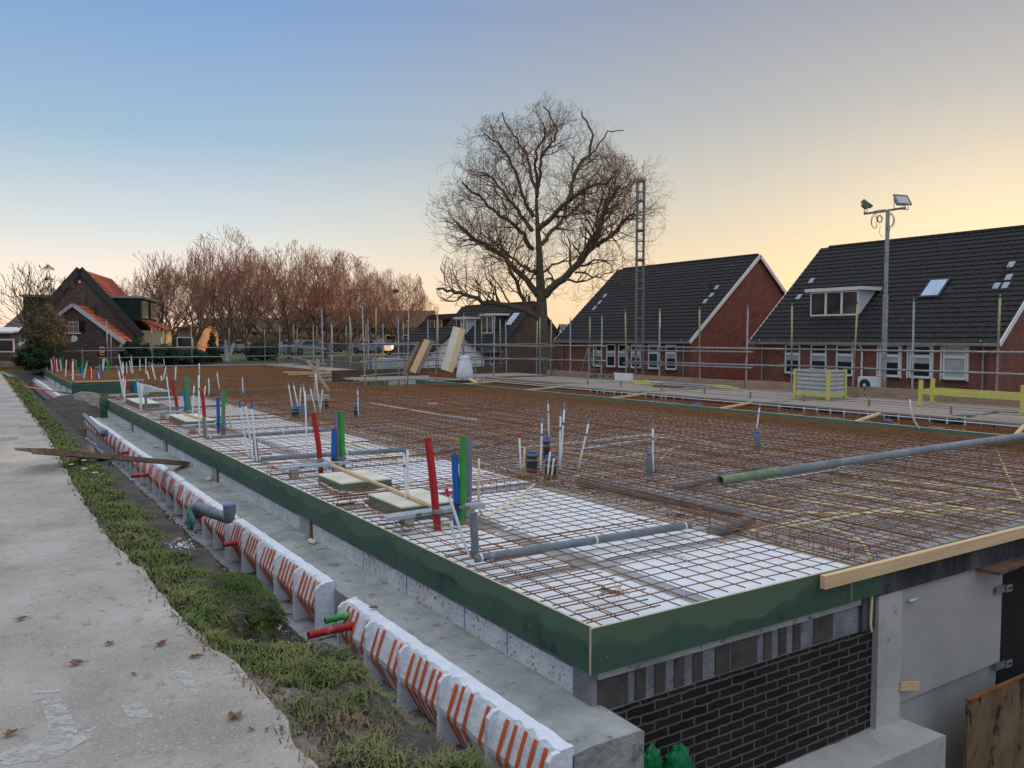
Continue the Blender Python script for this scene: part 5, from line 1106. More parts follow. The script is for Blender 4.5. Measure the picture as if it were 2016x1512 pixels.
# dark joints (rust plates) in the block wall
for y,lab in ((8.72,'nearest rusty steel strip in the block wall'),(12.9,'second rusty steel strip in the block wall, beyond the plank end'),(16.9,'third rusty steel strip in the block wall'),(21.0,'farthest rusty steel strip of the near block wall'),(37.5,'rusty strip in the far block wall, first'),(40.5,'rusty strip in the far block wall, second'),(43.5,'rusty strip in the far block wall, third')):
    b=B(); b.box(XL+.02,XL+.039,y,y+.05,-.52,-.281); b.box(XL+.03,XL+.0395,y+.051,y+.42,-.51,-.29,1); tag(b.obj('wall_joint',['mesh2','slabtan']),lab,'steel strip')
# chalk colour strokes on blocks
for y,m,lab in ((5.35,'bluechalk','blue chalk stroke on the white blocks, nearest the corner'),(6.35,'bluechalk','blue chalk stroke on the white blocks, second'),(7.3,'bluechalk','blue chalk stroke on the white blocks, third'),(4.75,'bluechalk','faint blue line on the last white block')):
    b=B(); b.box(XL+.0385,XL+.0392,y,y+.02,-.50,-.34); tag(b.obj('chalk_stroke',m),lab,'chalk mark')
b=B(); rg=random.Random(5)
for i in range(46):
    y=rg.uniform(5.9,7.2); z=rg.uniform(-.49,-.36); b.box(XL+.0385,XL+.0392,y,y+.005,z,z+rg.uniform(.02,.06))
tag(b.obj('chalk_scribble','redtip'),'red chalk hatching on the white blocks under the second green board','chalk mark')
# red, green, grey pipe ends through the forms
def endpipe(u,v,xe,x1,r,m,lab,dz=0):
    a=PX(u,v,xe); e=empty('pipe_end',a,lab,'pipe','pipe ends sticking out over the trench'); b=B(); d=Vector((x1-xe,0,.01)); b.tube([Vector(),d],r,14,cap=False); b.tube([Vector(),d*.9],r*.84,14,cap=False); b.tube([Vector(),d*.004],[r*.84,r],14,cap=False); b.obj('tube',m,e,smooth=True); b=B(); b.cyl(d*.5,d*.52,r*.85,14); b.obj('bore_shade','void',e)  # black disc stands in for the shade inside the bore
endpipe(607,1251,2.10,2.62,.031,'red','nearest red pipe end sticking out between the first two foam forms')
endpipe(640,1222,2.28,2.62,.026,'grn','green pipe end sticking out between the first two foam forms'); endpipe(657,1234,2.38,2.62,.022,'pvc','small grey pipe end beside the green one')
endpipe(440,1073,2.28,2.6,.028,'red','red pipe end between second and third foam forms'); endpipe(258,938,2.15,2.6,.03,'red','red pipe end just below the crossing plank'); endpipe(238,892,2.3,2.6,.03,'red','small red pipe end just above the crossing plank')
b=B(); 
# grey elbow pipe by second form
a=PX(452,1018,2.22); e=empty('elbow_pipe',a,'thick grey pipe with an open blue lined elbow, hung beside the foam forms','pipe')
c=PX(388,1003,2.10)-a; pts=[Vector((0,0,.10)),Vector((0,0,-.02)),Vector((-.01,.16,-.03)),c*.5+Vector((0,0,-.0)),c+Vector((0,-.1,.04)),c+Vector((0,.05,.02)),c+Vector((.05,.07,-.10))]
b=B(); b.tube(bez(pts,6),.058,16); b.obj('tube','pvc',e,smooth=True)
b=B(); b.tube([(0,0,.04),(0,0,.13)],.066,16,cap=False); b.obj('socket','pvc',e,smooth=True); b=B(); b.tube([(0,0,.085),(0,0,.131)],.060,16); b.obj('blue_lining','blue',e); b=B(); b.cyl(pts[3]+Vector((0,-.01,0)),pts[3]+Vector((0,.02,.0)),.064,16); b.obj('collar','pvc',e)
hpipe('vent_pipe','grey pipe along the sixth foam form, ending in an upright socket',[PX(166,818,2.15),PX(190,842,2.12),PX(206,858,2.1),PX(206,846,2.1)],.06,'pvc')
blob('green_film','teal',PX(376,1020,2.2),(.05,.06,.14),'crumpled green plastic film under the grey elbow pipe','plastic film',3,flat=1)
blob('green_film','teal',P(345,967,-.9),(.10,.08,.04),'green plastic scrap on the trench floor','plastic film',8)
# trench rubble
b=B(); rg=random.Random(15)
for i in range(5200):
    y=3+22*rg.random()**1.5; x=rg.uniform(1.68,2.62); s=rg.uniform(.008,.04)*(1.6 if rg.random()<.08 else 1); c=Vector((x,y,-1.0+s*.4+.04*nz(x,y,2.5))); vs=[c+Vector((rg.uniform(-1,1),rg.uniform(-1,1),rg.uniform(-.7,.7)))*s for _ in range(6)]; b.add(vs,[(0,1,2),(0,2,3),(0,3,1),(1,3,2),(3,4,5),(2,4,5)],i%2)
tag(b.obj('rubble',['crete','soil']),kind='stuff')
b=B()
for i in range(240):
    y=5+4.5*rg.random(); x=rg.uniform(1.8,2.4); s=rg.uniform(.005,.016); c=Vector((x,y,-.975)); b.add([c+Vector((rg.uniform(-1,1),rg.uniform(-1,1),rg.uniform(0,1)))*s for _ in range(4)],[(0,1,2),(0,2,3),(0,3,1),(1,3,2)])
tag(b.obj('foam_crumbs','eps'),kind='stuff')
b=B()
for i in range(90):
    c=P(355,1075,.13)+Vector((rg.gauss(0,.045),rg.gauss(0,.07),0)); s=rg.uniform(.005,.016); b.add([c+Vector((rg.uniform(-1,1),rg.uniform(-1,1),rg.uniform(0,1)))*s for _ in range(4)],[(0,1,2),(0,2,3),(0,3,1),(1,3,2)])
tag(b.obj('foam_crumb_heap','eps'),'heap of white foam crumbs on the grass verge','foam crumbs')
p=P(350,1060,.15); blob('brick_shard','spray',p,(.03,.04,.012),'orange brick shard beside the heap of foam crumbs','brick piece',4)
# the two planks across the trench
a=P(75,888,.36);c=P(376,912,-.46); c.x=2.95; beamobj('plank','dark plank bridging from the path over the trench to the ledge',a,c,.15,.07,'bridgewood','plank')
d=(c-a).normalized(); beamobj('plank','short grey plank end lying under the bridging plank on the path',P(42,884,.37),P(42,884,.37)+d*.62+Vector((0,0,-.012)),.16,.03,'oldwood','plank')
beamobj('thin_board','thin dark batten lying over the trench before the far deck corner',P(45,761,.12),Vector((2.97,35.1,-.42)),.10,.03,'brownwood','board'); beamobj('thin_board','short grey board on the far end of the path edge',P(2,732,.13),P(24,742,.13),.18,.03,'oldwood','board')
beamobj('rail_beam','long rusty beam lying across the far end of the trench',P(-40,727,.15)+Vector((0,0,0)),P(84,722,.15),.2,.14,'mesh2','beam')
# front right items
e=empty('rusty_sheet',(7.22,3.45,-2.42),'rust stained sheet leaning against the light cladding at the lower right','sheet'); b=B(); b.prism([(-.66,-1.1),(1.2,-1.1),(1.2,1.08),(.12,1.22),(-.55,1.22),(-.66,1.2)],-.012,.012); o=b.obj('sheet','rustplate',e); b=B(); b.box(-.66,.85,-.02,.014,1.221,1.235); b.obj('top_edge','mesh2',e)
for u,v,lab in ((1975,1159,'upper grey steel angle bracket at the cladding edge'),(1975,1308,'lower grey steel angle bracket at the cladding edge')):
    p=PY(u,v,YF-.0); b=B(); b.box(-.13,.02,-.008,-.002,-.03,.035); b.box(.02,.12,-.02,-.012,-.035,.03); b.box(.055,.10,-.022,-.0205,-.012,.006,1); b.cyl((-.06,-.012,0),(-.06,-.002,0),.012,8); o=b.obj('angle_bracket',['gal','void']); o.location=p; tag(o,lab,'bracket')
p=PY(1787,1350,YF-.01); beamobj('wood_block','pale wooden block nailed at the cladding joint',p+Vector((-.10,0,.02)),p+Vector((.12,-.02,-.02)),.02,.07,'wood','wood block')
blob('spray_foam','foamy',PY(1797,1181,YF),(.06,.015,.02),'pale foam smear under the dark slab edge','foam smear',9)
b=B(); b.tube([(5.72,YF+.02,-.26),(5.70,YF+.015,-.5),(5.72,YF+.015,-.56)],.012,5); tag(b.obj('hanging_strip','cream'),'short yellowish strip hanging beside the black sheet below the green front board','strip')
for k,(u_2,v_2,s,sd) in enumerate(((1284,1500,.08,2),(1335,1512,.12,5))): blob('green_bag','greenbag',PY(u_2,v_2,3.66),(s*.9,s*.35,s*1.1),['small crumpled green plastic bag in the front footing corner','larger crumpled green plastic bag in the front footing corner'][k],'bag',sd,flat=1)
e=B()
for i in range(26): e.cyl((7.75+.0*i,YF+.3+.01*i,-1.5+.045*(i%13)),(9,YF+.36,-1.35+.05*(i%13)),.012,5)
tag(e.obj('reed_bundle','oldwood'),'bundle of thin canes in the dark opening at the right edge','canes')
b=B(); b.beam((7.2,YF-.05,-.30),(10,YF+.2,-.31),.25,.03); tag(b.obj('plywood_shelf','brownwood'),'brown plywood board jutting out below the slab edge at the right','board')
# leaves and litter
def leafobj(u,v,s,lab,z=.107,m='leaf',seed=0):
    s*=.85; rg=random.Random(seed+int(u)); b=B(); pts=[]; n=15
    for i in range(n): a=2*PI*i/n; r=s*(1 if i%3==0 else .55)*(rg.uniform(.55,1.25)); pts.append(Vector((math.cos(a)*r,math.sin(a)*r*.8,.25*s*abs(math.sin(a*1.5+1))+rg.uniform(0,.12)*s)))
    b.add([Vector((0,0,.02*s))]+pts,[(0,i+1,(i+1)%n+1) for i in range(n)]); b.tube([(0,0,.003),(-s*1.3,-s*.3,.004)],.0015,3)
    o=b.obj('dry_leaf',m); p=P(u,v,z); o.location=p; o.rotation_euler=(rg.uniform(-.15,.15),rg.uniform(-.15,.15),rg.random()*6); return tag(o,lab,'leaf','dry leaves on the path')
for u,v,s,lab in ((42,1219,.05,'pale brown leaf at the left edge of the path'),(215,1267,.05,'crumpled tan leaf in the middle of the path'),(318,1268,.05,'dark curled leaf right of the tan one'),(386,1292,.05,'brown leaf at the edge of the grass hollow'),(148,1307,.055,'long flat reddish leaf above the whitish patches'),(462,1411,.065,'largest curled brown leaf near the bottom'),(18,1446,.05,'reddish leaf at the lower left edge'),(262,1327,.025,'tiny tan leaf above the small square patch'),(235,1110,.03,'small rust leaf at the grass edge'),(494,1435,.025,'small leaf right of the largest one'),(525,1436,.02,'tiniest leaf at the bottom right of the path'),(295,1183,.02,'tiny dark leaf close to the grass'),(190,1027,.03,'dark leaf on the verge edge')):
    leafobj(u,v,s,lab)
o=leafobj(735,1197,.07,'dark curled leaf lying on the nearest foam form',-.455)
o=leafobj(1630,1445,.035,'dark curled leaf standing on the front footing',-1.33)
b=B()
for i in range(520):
    y=2.2+12*rg.random()**1.6; x=rg.uniform(-3,pe(y)-.02); s=rg.uniform(.002,.007); c=Vector((x,y,.101)); b.add([c+Vector((rg.uniform(-1,1),rg.uniform(-1,1),rg.uniform(0,1)))*s for _ in range(4)],[(0,1,2),(0,2,3),(0,3,1),(1,3,2)])
tag(b.obj('path_grit','soil'),kind='stuff')
for u,v,lab in ((140,914,'white scrap beside the verge, nearest the plank'),(166,922,'thin white sliver on the verge edge'),(187,930,'flat white scrap on the verge below the plank'),(165,906,'small cream peg in the grass under the plank'),(15,1278,'faint white scrap') ):
    if 'faint' in lab: continue
    p=P(u,v,.15); blob('paper_scrap','sheet',p,(.035,.02,.008),lab,'scrap',int(u)%7)
# ------------------------------------------------------------ scaffold
def scaffold(name,label,posts,rails,zb,zt,off=(0,0),extra=None,group=None,couplers=True,paint=None,r=.028):
    p0=Vector((posts[0][0],posts[0][1],zb)); e=empty(name,p0,label,'scaffold',group)
    for i,q in enumerate(posts):
        x,y=q[0],q[1]; z1=q[2] if len(q)>2 else zt; z0=q[3] if len(q)>3 else zb
        b=B(); w=Vector((x,y,0))-Vector((p0.x,p0.y,0)); lx,ly=R.gauss(0,.012),R.gauss(0,.012)
        h=z1-z0; ym=(i*7)%5; a=w+Vector((0,0,z0-zb)); t=w+Vector((lx*h,ly*h,z1-zb))
        if ym in(1,3): b.tube([a.lerp(t,.0),a.lerp(t,.72)],r,8,0,cap=False); b.tube([a.lerp(t,.72),t],r*1.01,8,1)
        elif ym==2: b.tube([a,a.lerp(t,.3)],r*1.01,8,1,cap=False); b.tube([a.lerp(t,.3),a.lerp(t,.8)],r,8,0,cap=False); b.tube([a.lerp(t,.8),t],r*1.01,8,1)
        else: b.tube([a,t],r,8,0)
        b.tube([t,t+Vector((0,0,.10))],[r*.72,r*.45],8,0)
        po=b.obj('upright',['gal','yelp'],e,smooth=True)
        if couplers:
            for rz in rails:
                if rz[0]<=i<=rz[1]:
                    c=B(); z=rz[2]-zb; c.box(w.x-.045,w.x+.045,w.y-.04,w.y+.04,z-.035,z+.035); c.cyl((w.x-.05,w.y-.03,z),(w.x-.09,w.y-.03,z+.01),.012,6); c.obj('coupler','zinc',po)
    for i0,i1,z,*ex in rails:
        a=Vector((posts[i0][0],posts[i0][1],z))-p0; c=Vector((posts[i1][0],posts[i1][1],z))-p0; d=(c-a).normalized(); o=Vector((-.045,-.03,0)); a=a+o-d*(ex[0] if ex else .35); c=c+o+d*(ex[0] if ex else .35)
        c.z+=R.uniform(-.03,.03); b=B(); L=(c-a).length; k=min(.3,.4/L); b.tube([a,a.lerp(c,k)],r*1.01,8,1,cap=True); b.tube([a.lerp(c,k),a.lerp(c,.5)+Vector((0,0,-.008)),c],r,8,0); b.obj('rail',['gal','yelp'],e,smooth=True)
    return e
XS=21.3
py=[8.7,10.74,12.9,14.9,16.85,18.75,20.7,22.8,24.6]
s1=scaffold('scaffold_run','scaffold guard rail run along the right side in front of the two brick houses',[(XS,y,2.66) for y in py],[(0,4,1.34,.5),(4,8,1.33,-.25),(5,8,1.22,.3),(0,4,.80,.5),(4,8,.80,-.2),(5,8,.70,.3)],-3.5,2.66)
s2=scaffold('scaffold_run','scaffold guard rail run continuing behind the plane tree trunk',[(XS,26.3,2.5),(XS+.3,27.4,2.5),(XS,28.3,2.45),(XS-.2,29.6,2.4),(XS,31.0,2.4),(XS,33.3,2.4),(XS,35.6,2.4),(XS,37.8,2.4)],[(0,3,1.35),(3,7,1.3),(0,3,.75),(3,7,.7)],-3.5,2.5)
yb=29.9
s3=scaffold('scaffold_run','scaffold run across the near deck back, right of the thick corner post',[(11.95,28.2,2.85),(13.0,yb,2.8),(14.4,30.1,2.75),(15.8,30.4,2.7),(17.0,30.0,2.6),(18.6,30.3,2.6),(20.2,29.0,2.5)],[(0,3,1.45),(2,6,1.4),(0,3,.82),(2,6,.78),(0,2,.3)],-3.5,2.7)
s4=scaffold('scaffold_run','scaffold run along the right side of the far deck part',[(11.4,31.0,2.8),(13.4,33.5,2.6),(15.6,36.5,2.5),(15.8,39.5,2.4),(15.9,42.5,2.4),(16,45.5,2.4),(16,48.5,2.4),(16,51.8,2.4)],[(0,7,1.25),(0,7,.65)],-3.5,2.5)
s5=scaffold('scaffold_run','scaffold run behind the far deck part, in front of the hedge and cottage',[(6.4,51.6,1.9),(8.6,51.8,2.2),(10.8,51.8,2.2),(13.0,51.9,2.2),(15.2,52,2.2),(17.2,52,2.3)],[(0,5,1.1,.6),(0,5,.55,.6)],-.6,2.2)
s6=scaffold('scaffold_run','outer scaffold run right of the far deck part, farthest row by the lawn',[(18.5,36,2.5),(18.7,39,2.45),(18.8,42,2.4),(19,45,2.4),(19,48,2.4),(19.2,51,2.4),(19.3,54,2.4)],[(0,6,1.3),(0,6,.7),(0,6,.2)],-3.5,2.4)
s8=scaffold('scaffold_run','inner scaffold posts at the corner where the leaning planks stand',[(15.2,32.4,2.5),(17.2,32.6,2.5),(19.2,32.8,2.5),(21.0,33.4,2.5)],[(0,3,1.0),(0,3,.45)],-3.5,2.4)
s7=scaffold('scaffold_run','leftmost low scaffold frame with sloping tubes before the cottage',[(3.6,51.5,.75),(4.9,50.9,1.0),(6.2,51.2,2.6)],[(1,2,.95,1.0)],-.6,1.2)
b=B(); b.tube([PD(45,669,50),PD(124,684,50)],.024,8); b.tube([PD(118,680,50),PD(200,707,50)],.024,8); b.tube([PD(210,703,50),PD(233,685,50)],.024,8); b.tube([PD(39,660,50),PD(39,723,50)],.024,8); b.tube([PD(123,682,50),PD(123,725,50)],.02,8); tag(b.obj('fence_rail','gal'),'galvanised fence frame with sloping tubes left of the cottage','fence')
# planks of the scaffold floor
pn=0
for k in range(12):
    xa=17.25+k*.35
    for (ya,yb_) in ((5,9.6),(9.65,14.5),(14.55,19.4),(19.45,24.3),(24.35,29.3)):
        b=B(); z=-.02+.018*R.random()+(.05 if k in(1,) and ya>20 else 0); ya2=ya+R.uniform(-.3,.3); b.box(-.145,.145,ya2,yb_+R.uniform(-.25,.05)+.0,-.02,.02); o=b.obj('scaffold_plank','deckwood'); o.location=(xa+.15,0,z); o.rotation_euler=(0,0,0)
        tag(o,'grey brown scaffold plank in the walkway on the right side','plank','planks of the right scaffold walkway'); pn+=1
for k in range(9):
    for (xa,xb) in ((12.6,16.9),(17,21.3)):
        b=B(); b.box(xa+R.uniform(-.2,.2),xb,-.14,.14,-.02,.02); o=b.obj('scaffold_plank','deckwood'); o.location=(0,29.95+k*.31,.01+.015*R.random()); tag(o,'scaffold plank in the walkway across the far end of the near deck','plank','planks of the far scaffold walkway')
for k in range(5):
    b=B(); b.box(-.14,.14,36,51,-.02,.02); o=b.obj('scaffold_plank','deckwood'); o.location=(15.0+k*.31,0,.0+.015*R.random()); tag(o,'long scaffold plank beside the far deck part','plank','planks beside the far deck')
for k in range(3):
    b=B(); b.box(5.5,17,-.14,.14,-.02,.02); o=b.obj('scaffold_plank','deckwood'); o.location=(0,50.9+k*.31,.03); tag(o,'long scaffold plank behind the far deck part','plank','planks behind the far deck')
# toe boards
tb_=[(5,9.8,'nearest, behind the yellow frame'),(9.85,14.3,'second, behind the yellow frame end'),(14.35,16.2,'third, right behind the grey crate'),(16.25,18.7,'fourth, below the middle gable'),(18.75,24.2,'fifth, behind the pile of tubes'),(24.25,25.4,'short white one beside the lettered board'),(26.9,30,'farthest on the right side')]
for i,(a0,a1,lab) in enumerate(tb_):
    b=B(); b.box(XS-.06,XS-.03,a0,a1,.01,.27+.03*(i%2)); o=b.obj('toe_board','wpaint' if 'white' in lab else 'toe'); tag(o,'toe board on edge along the right walkway, '+lab,'toe board','toe boards of the right walkway')
# lettered toe board
e=empty('toe_board',(XS-.045,26.1,.12),'grey lettered toe board left of the short white one','toe board','toe boards of the right walkway'); b=B(); b.box(-.015,.015,-.75,.75,-.11,.12); b.obj('plank','oldwood',e)
for k_ in(.42,-.05,-.5): b=B(); b.box(-.0165,-.0151,k_-.07,k_+.07,-.03,.05); b.obj('worn_marking','dark',e)
# dark timber shutter beams at the stair opening
beamobj('shutter_beam','long brown timber panel above the dark stair opening, left part',(12.6,33.5,.05),(17.5,32.4,.12),.06,.5,'brownwood','timber'); beamobj('shutter_beam','brown timber panel above the dark stair opening, right part',(17.0,33.0,.1),(21,33.2,.15),.06,.45,'brownwood','timber')
for i,(a,c,lab) in enumerate((((11.8,37.5,.1),(13.6,36.3,.1),'uppermost'),((11.6,36.2,.05),(14.2,35.9,.07),'middle'),((12.0,34.6,.02),(14.6,34.2,.04),'lowest'))): beamobj('loose_batten','loose pale batten at the right corner of the far deck, '+lab,a,c,.12,.05,'wood',group='loose battens at the far deck corner')
# leaning plank stacks
def lean(u0,v0,u1,v1,n,m,lab,dep,w=.2,t=.05):
    e=empty('leaning_planks',(0,0,0),lab,'plank stack'); bt=PD(u0,v0,dep); tp_=PD(u1,v1,dep+.2); e.location=bt; d=tp_-bt
    for i in range(n):
        b=B(); o=Vector((_rt.x,_rt.y,0))*(i*w*.62)+Vector((0,0,R.uniform(-.06,.06))); b.beam(o,o+d*(1+R.uniform(-.02,.02)),t,w,upv=(_rt.x,_rt.y,0)); b.obj('plank',m[i%len(m)],e)
    return e
lean(797,735,826,672,4,['oldwood','brownwood','wood','oldwood'],'stack of dark and pale planks leaning on the far scaffold, left one',29.5,w=.22)
lean(875,732,900,647,2,['lid','woodx'],'pair of wide pale new planks leaning on the far scaffold',29.2,w=.27)
beamobj('board_pile','low pile of brown boards at the foot of the wide pale planks',PD(845,738,29),PD(905,740,29),.3,.14,'mesh2','board pile')
b=B(); p=PD(915,745,28.8); 
for zz,rr in ((0,.25),(.05,.31),(.22,.30),(.42,.26),(.58,.21),(.68,.17),(.75,.20),(.79,.03)):
    for i in range(14): a=2*PI*i/14; k_=rr*(1+.12*math.sin(3*a+zz*5)+.07*math.sin(7*a-zz*9)); b.v.append((math.cos(a)*k_,math.sin(a)*k_*.7,zz+.02*math.sin(5*a)))
b.f=[(j*14+i,j*14+(i+1)%14,(j+1)*14+(i+1)%14,(j+1)*14+i) for j in range(7) for i in range(14)]; b.m=[0]*len(b.f)
o=b.obj('white_bag','sheet',smooth=True); o.location=p; tag(o,'white plastic bag standing beside the wide pale planks','bag')
beamobj('loose_batten','short pale board sloping down from the walkway corner',P(922,745,.1),P(938,753,0),.16,.04,'wood')
# pile of tubes
for i,(u0,v0,u1,v1) in enumerate(((1245,749,1435,757),(1247,752,1430,760),(1250,755,1455,765),(1270,751,1440,761))):
    a=P(u0,v0,.08+.03*(i%2));c=P(u1,v1,.08+.03*(i%2)); b=B(); b.tube([a,a.lerp(c,.2)],.024,8,1); b.tube([a.lerp(c,.2),a.lerp(c,.8)],.024,8,0); b.tube([a.lerp(c,.8),c],.024,8,1); tag(b.obj('scaffold_tube',['gal','yel']),'loose scaffold tube in the pile on the walkway, before the middle house','tube','loose tubes on the walkway')
beamobj('brown_board','brown board under the pile of loose tubes',P(1290,760,.03),P(1340,763,.03),.3,.04,'mesh2','board')
a=P(1718,767,.12);c=P(1812,776,.12); b=B(); b.tube([a,c],.03,8); tag(b.obj('scaffold_tube','pvcl'),'grey tube lying between the floodlight mast and the yellow frame','tube')
# little pegs in the planks
for i,(u,v,lab) in enumerate(((1157,757,'farthest small wooden peg on the walkway'),(1222,762,'second peg from the far end of the walkway'),(1302,767,'peg below the lattice mast'),(1387,775,'peg before the middle gable'),(1477,784,'peg left of the grey crate'),(1583,790,'peg at the foot of the grey crate'),(1711,800,'peg right of the crate'),(1872,815,'nearest peg on the walkway'))):
    p=P(u,v,.02); b=B(); b.cyl((0,0,0),(0,0,.17),.028,8); o=b.obj('peg','oldwood'); o.location=p; tag(o,lab,'peg','pegs on the walkway')
# crate
e=empty('stillage_crate',(0,0,0),'grey ribbed steel crate with yellow corners standing on the right walkway','crate'); c0=P(1630,788,.02); c1=P(1563,782,.02); c2=P(1673,783,.02)
e.location=c0; v1=(c1-c0); v1.z=0; v2=(c2-c0); v2.z=0; v2=v2.normalized()*1.0; v1=v1.normalized()*1.2; H=.78
def fr(p,a,b_,z): return Vector((0,0,z))+v1*a+v2*b_
for (a,b_) in ((0,0),(1,0),(0,1),(1,1)):
    b=B(); q=v1*a+v2*b_; b.box(q.x-.04,q.x+.04,q.y-.04,q.y+.04,0,H+.02); b.obj('corner_post','yel',e)
for (s0,s1) in (((0,0),(1,0)),((0,0),(0,1)),((1,0),(1,1)),((0,1),(1,1))):
    b=B(); A_=v1*s0[0]+v2*s0[1]; B_=v1*s1[0]+v2*s1[1]; d=(B_-A_).normalized(); A_+=d*.04; B_-=d*.04
    for k in range(5): z=.2+k*.115; b.beam(A_+Vector((0,0,z)),B_+Vector((0,0,z)),.03,.078); b.beam(A_+Vector((0,0,z+.057)),B_+Vector((0,0,z+.057)),.012,.034,2)
    b.beam(A_+Vector((0,0,.12)),B_+Vector((0,0,.12)),.04,.1,1); b.beam(A_+Vector((0,0,H-.02)),B_+Vector((0,0,H-.02)),.05,.04,0); b.obj('side_wall',['crategrey','yel','zinc'],e)
# yellow stretcher frame
a=P(1812,797,.02);c=P(2013,813,.02); e=empty('yellow_frame',a,'yellow low steel stacking frame on the right walkway','frame'); d=c-a; d.z=0
for q in(Vector(),d,Vector((.95,.25,0)),d+Vector((.95,.25,0))):
    b=B(); b.box(q.x-.04,q.x+.04,q.y-.04,q.y+.04,0,.62); b.cyl((q.x,q.y,.0),(q.x,q.y,.03),.07,8); b.obj('post','yel',e)
for q in(Vector(),Vector((.95,.25,0))): b=B(); b.beam(q+Vector((0,0,.33)),q+d+Vector((0,0,.33)),.05,.12); b.obj('long_beam','yel',e)
for q in(Vector(),d): b=B(); b.beam(q+Vector((0,0,.33)),q+Vector((.95,.25,.33)),.05,.08); b.obj('cross_beam','yel',e)
# lattice mast
p=PX(1258,745,21.9); e=empty('lattice_mast',(p.x,p.y,-3.5),'tall grey lattice mast rising in front of the middle house','mast'); w=.17; H=7.75+3.5
R0=Vector((_rt.x,_rt.y,0)); F0=Vector((_fw.x,_fw.y,0)).normalized()
for i in(-1,1):
    for j in(-1,1): b=B(); q=R0*i*w*.78+F0*j*w*.7; b.tube([q,q+Vector((0,0,H))],.03,8); b.obj('chord','mastgrey',e)
b=B()
for k in range(int(H/.38)):
    z=.2+k*.38
    for j in(-1,1): b.tube([-R0*w*.78+F0*j*w*.7+Vector((0,0,z)),R0*w*.78+F0*j*w*.7+Vector((0,0,z))],.016,6)
    if k%3==0:
        b.beam(-R0*w+Vector((0,0,z+.05)),R0*w+Vector((0,0,z+.05)),.3,.05)
    for i in(-1,1): b.tube([R0*i*w*.78-F0*w*.7+Vector((0,0,z)),R0*i*w*.78+F0*w*.7+Vector((0,0,z+.38))],.012,5)
b.obj('rungs','mastgrey',e); b=B(); b.beam(-R0*.16+Vector((0,0,H)),R0*.16+Vector((0,0,H+.03)),.3,.08); b.obj('head_plate','mastgrey',e)
# floodlight mast
bx_=PX(1739,768,23.2); e=empty('floodlight_mast',(bx_.x,bx_.y,-3.5),'tall floodlight mast with two lamps in front of the right house','floodlight mast')
k=(bx_.x*_fw.x+bx_.y*_fw.y+(bx_.z-EYE)*_fw.z); O=Vector((bx_.x,bx_.y,-3.5)); tp_=PD(1740.5,418,k)
b=B(); zt=tp_.z+3.5; b.box(-.055,.055,-.055,.055,0,zt*.72); b.box(-.042,.042,-.042,.042,zt*.72,zt); b.obj('pole','gal',e)
l_=PD(1701,421,k)-O; r_=PD(1783,409,k)-O; b=B(); b.tube([l_,r_],.034,8); b.beam(l_.lerp(r_,.25),l_.lerp(r_,.5),.09,.09); b.obj('crossbar','gal',e)
def flood(c,yaw,tilt,s):
    m=Matrix.Translation(c)@Matrix.Rotation(yaw,4,'Z')@Matrix.Rotation(tilt,4,'X'); b=B(); vs=[(x*sx*.9,y,z) for (x,sx,y,z) in [(-.26,1,0,-.17),(.26,1,0,-.17),(.26,1,0,.17),(-.26,1,0,.17),(-.26,.8,.13,-.12),(.26,.8,.13,-.12),(.26,.8,.13,.12),(-.26,.8,.13,.12),(-.26,.45,.17,-.05),(.26,.45,.17,-.05),(.26,.45,.17,.05),(-.26,.45,.17,.05)]]
    b.add([m@(Vector(v)*s) for v in vs],[(0,1,5,4),(1,2,6,5),(2,3,7,6),(3,0,4,7),(4,5,9,8),(5,6,10,9),(6,7,11,10),(7,4,8,11),(8,9,10,11),(3,2,1,0)])
    rim=[(-.28,-.015,-.19),(.28,-.015,-.19),(.28,-.015,.19),(-.28,-.015,.19)]
    for i in range(4): b.beam(m@(Vector(rim[i])*s),m@(Vector(rim[(i+1)%4])*s),.035,.035)
    fo=b.obj('floodlight','zinc',e)
    g=B(); g.add([m@(Vector(v)*s) for v in [(-.22,-.02,-.14),(.22,-.02,-.14),(.22,-.02,.14),(-.22,-.02,.14)]],[(0,1,2,3)]); g.obj('lamp_glass','lampglass',fo)
    y_=B(); a=m@(Vector((-.29,.04,0))*s); c_=m@(Vector((.29,.04,0))*s); low=Vector((0,0,-.26*s)); y_.tube([a,a+low,c_+low,c_],.014,6); y_.obj('yoke','gal',fo)
yaw=-AZ
flood(PD(1776,394,k)-O,yaw+.35,rad(-32),.95)
flood(PD(1706,402,k)-O,yaw+1.35,rad(-52),.8)
def coil(u,v,r,n,hz):
    c=PD(u,v,k)-O; b=B(); pts=[]
    for i in range(n*14): a=2*PI*i/14; rr=r*(1+.18*math.sin(i*.31)); pts.append(c+R0*(math.cos(a)*rr*.55)+Vector((0,0,math.sin(a)*rr*hz))+F0*(.02*math.sin(i*.17)))
    b.tube(pts,.009,5); b.obj('cable_coil','zinc',e)
coil(1753,434,.20,4,1.0); coil(1732,431,.13,3,.8); coil(1722,436,.16,2,1.2)
b=B(); b.tube(bez([PD(1752,448,k)-O,PD(1750,470,k)-O,PD(1748,560,k)-O,PD(1745,680,k)-O]),.010,5); b.tube(bez([PD(1733,445,k)-O,PD(1731,460,k)-O,PD(1738,467,k)-O]),.008,5); b.obj('cable','zinc',e)
b=B(); b.tube([PD(1746,482,k)-O,PD(1744,540,k)-O],.02,6); b.obj('red_rope','orange',e)
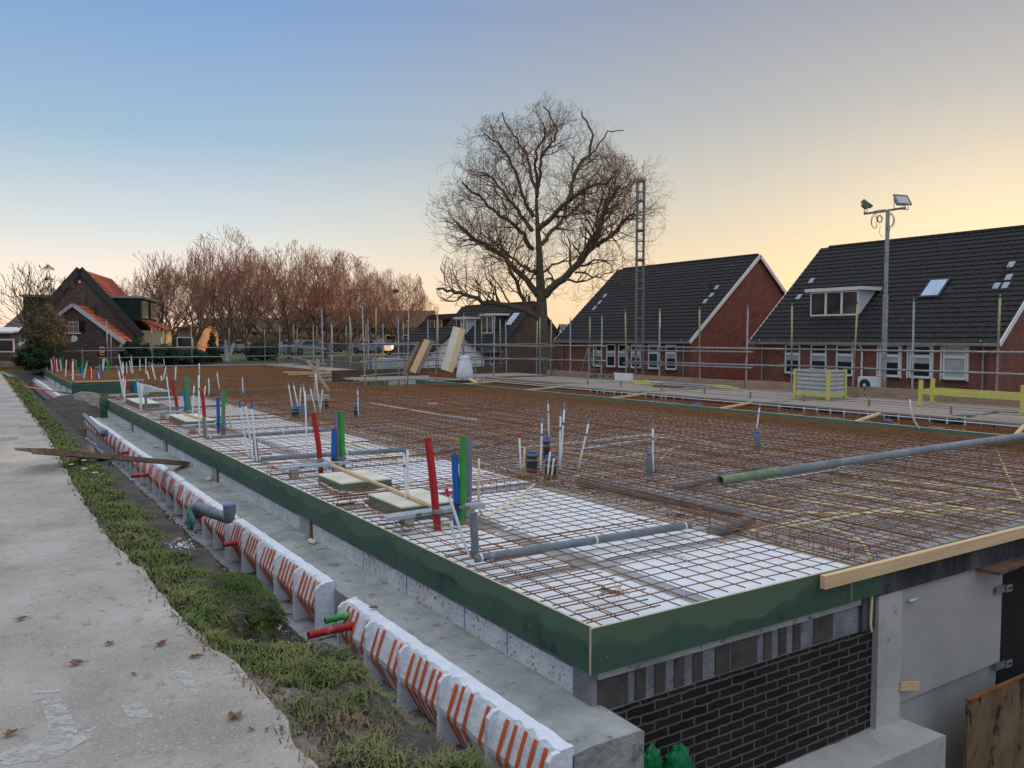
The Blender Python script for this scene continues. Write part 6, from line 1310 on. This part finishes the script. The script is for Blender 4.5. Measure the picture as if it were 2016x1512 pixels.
# step ladder and bits behind far scaffold
p=P(1165,744,.02); e=empty('step_ladder',p,'grey step ladder standing on the walkway before the middle house','ladder'); 
for i,(dx,s) in enumerate(((-.3,1),(.3,1))):
    b=B(); b.tube([(dx*1.2,-.3,0),(dx*.7,0,1.25)],.02,6); b.tube([(dx*1.2,.35,0),(dx*.7,0,1.25)],.02,6); b.obj('rail','gal',e)
b=B(); [b.beam((-.32+.02*k,-.3+.06*k,.22*k+.15),(.32-.02*k,-.3+.06*k,.22*k+.15),.06,.02) for k in range(5)]; b.obj('steps','gal',e)
# wooden trestle
p=P(625,790,-.02); e=empty('wood_trestle',p,'crossed wooden battens nailed on a small box, in the middle of the deck','trestle'); s=1.0
b=B(); b.beam(-R0*.28+Vector((0,0,.1)),R0*.30+Vector((0,0,.1)),.3,.15); b.obj('base','trestlewood',e)
b=B(); b.beam(PD(606,710,(p-EP).dot(_fw))-p,PD(648,770,(p-EP).dot(_fw))-p,.05,.07); b.obj('batten','trestlewood',e); b=B(); b.beam(Vector((-.08,0,0.1)),PD(622,708,(p-EP).dot(_fw))-p+Vector((.06,0,0)),.05,.09); b.obj('batten','trestlewood',e)
# black sheeting by scaffold corner, tarp
blob('black_tarp','void',P(890,752,-.1),(1.3,.5,.12),'crumpled black sheeting at the walkway corner','tarp',5)
# sand mound
b=grid(frange(1.7,5.15,.15),frange(25.6,34.4,.25),lambda x,y:-1.02+1.0*math.exp(-((x-2.9)/1.25)**2-((y-29.3)/2.3)**2)+.05*nz(x,y,1.7)+.02*nz(x,y,6)); tag(b.obj('sand_mound','sand',smooth=True),'grey brown mound of sand in the gap between the deck parts','sand mound')
# second yellow crate far behind
e=empty('stillage_crate',(0,0,0),'pale crate with yellow posts far behind the scaffold at the lawn','crate'); p=PD(765,720,44); e.location=p+Vector((0,0,-.3)); b=B(); b.box(-.7,.7,-.6,.6,0,.7); b.obj('body','crategrey',e)
for dx in(-.72,.72):
    b=B(); b.box(dx-.03,dx+.03,-.66,-.61,-.1,.85); b.obj('corner_post','yel',e)
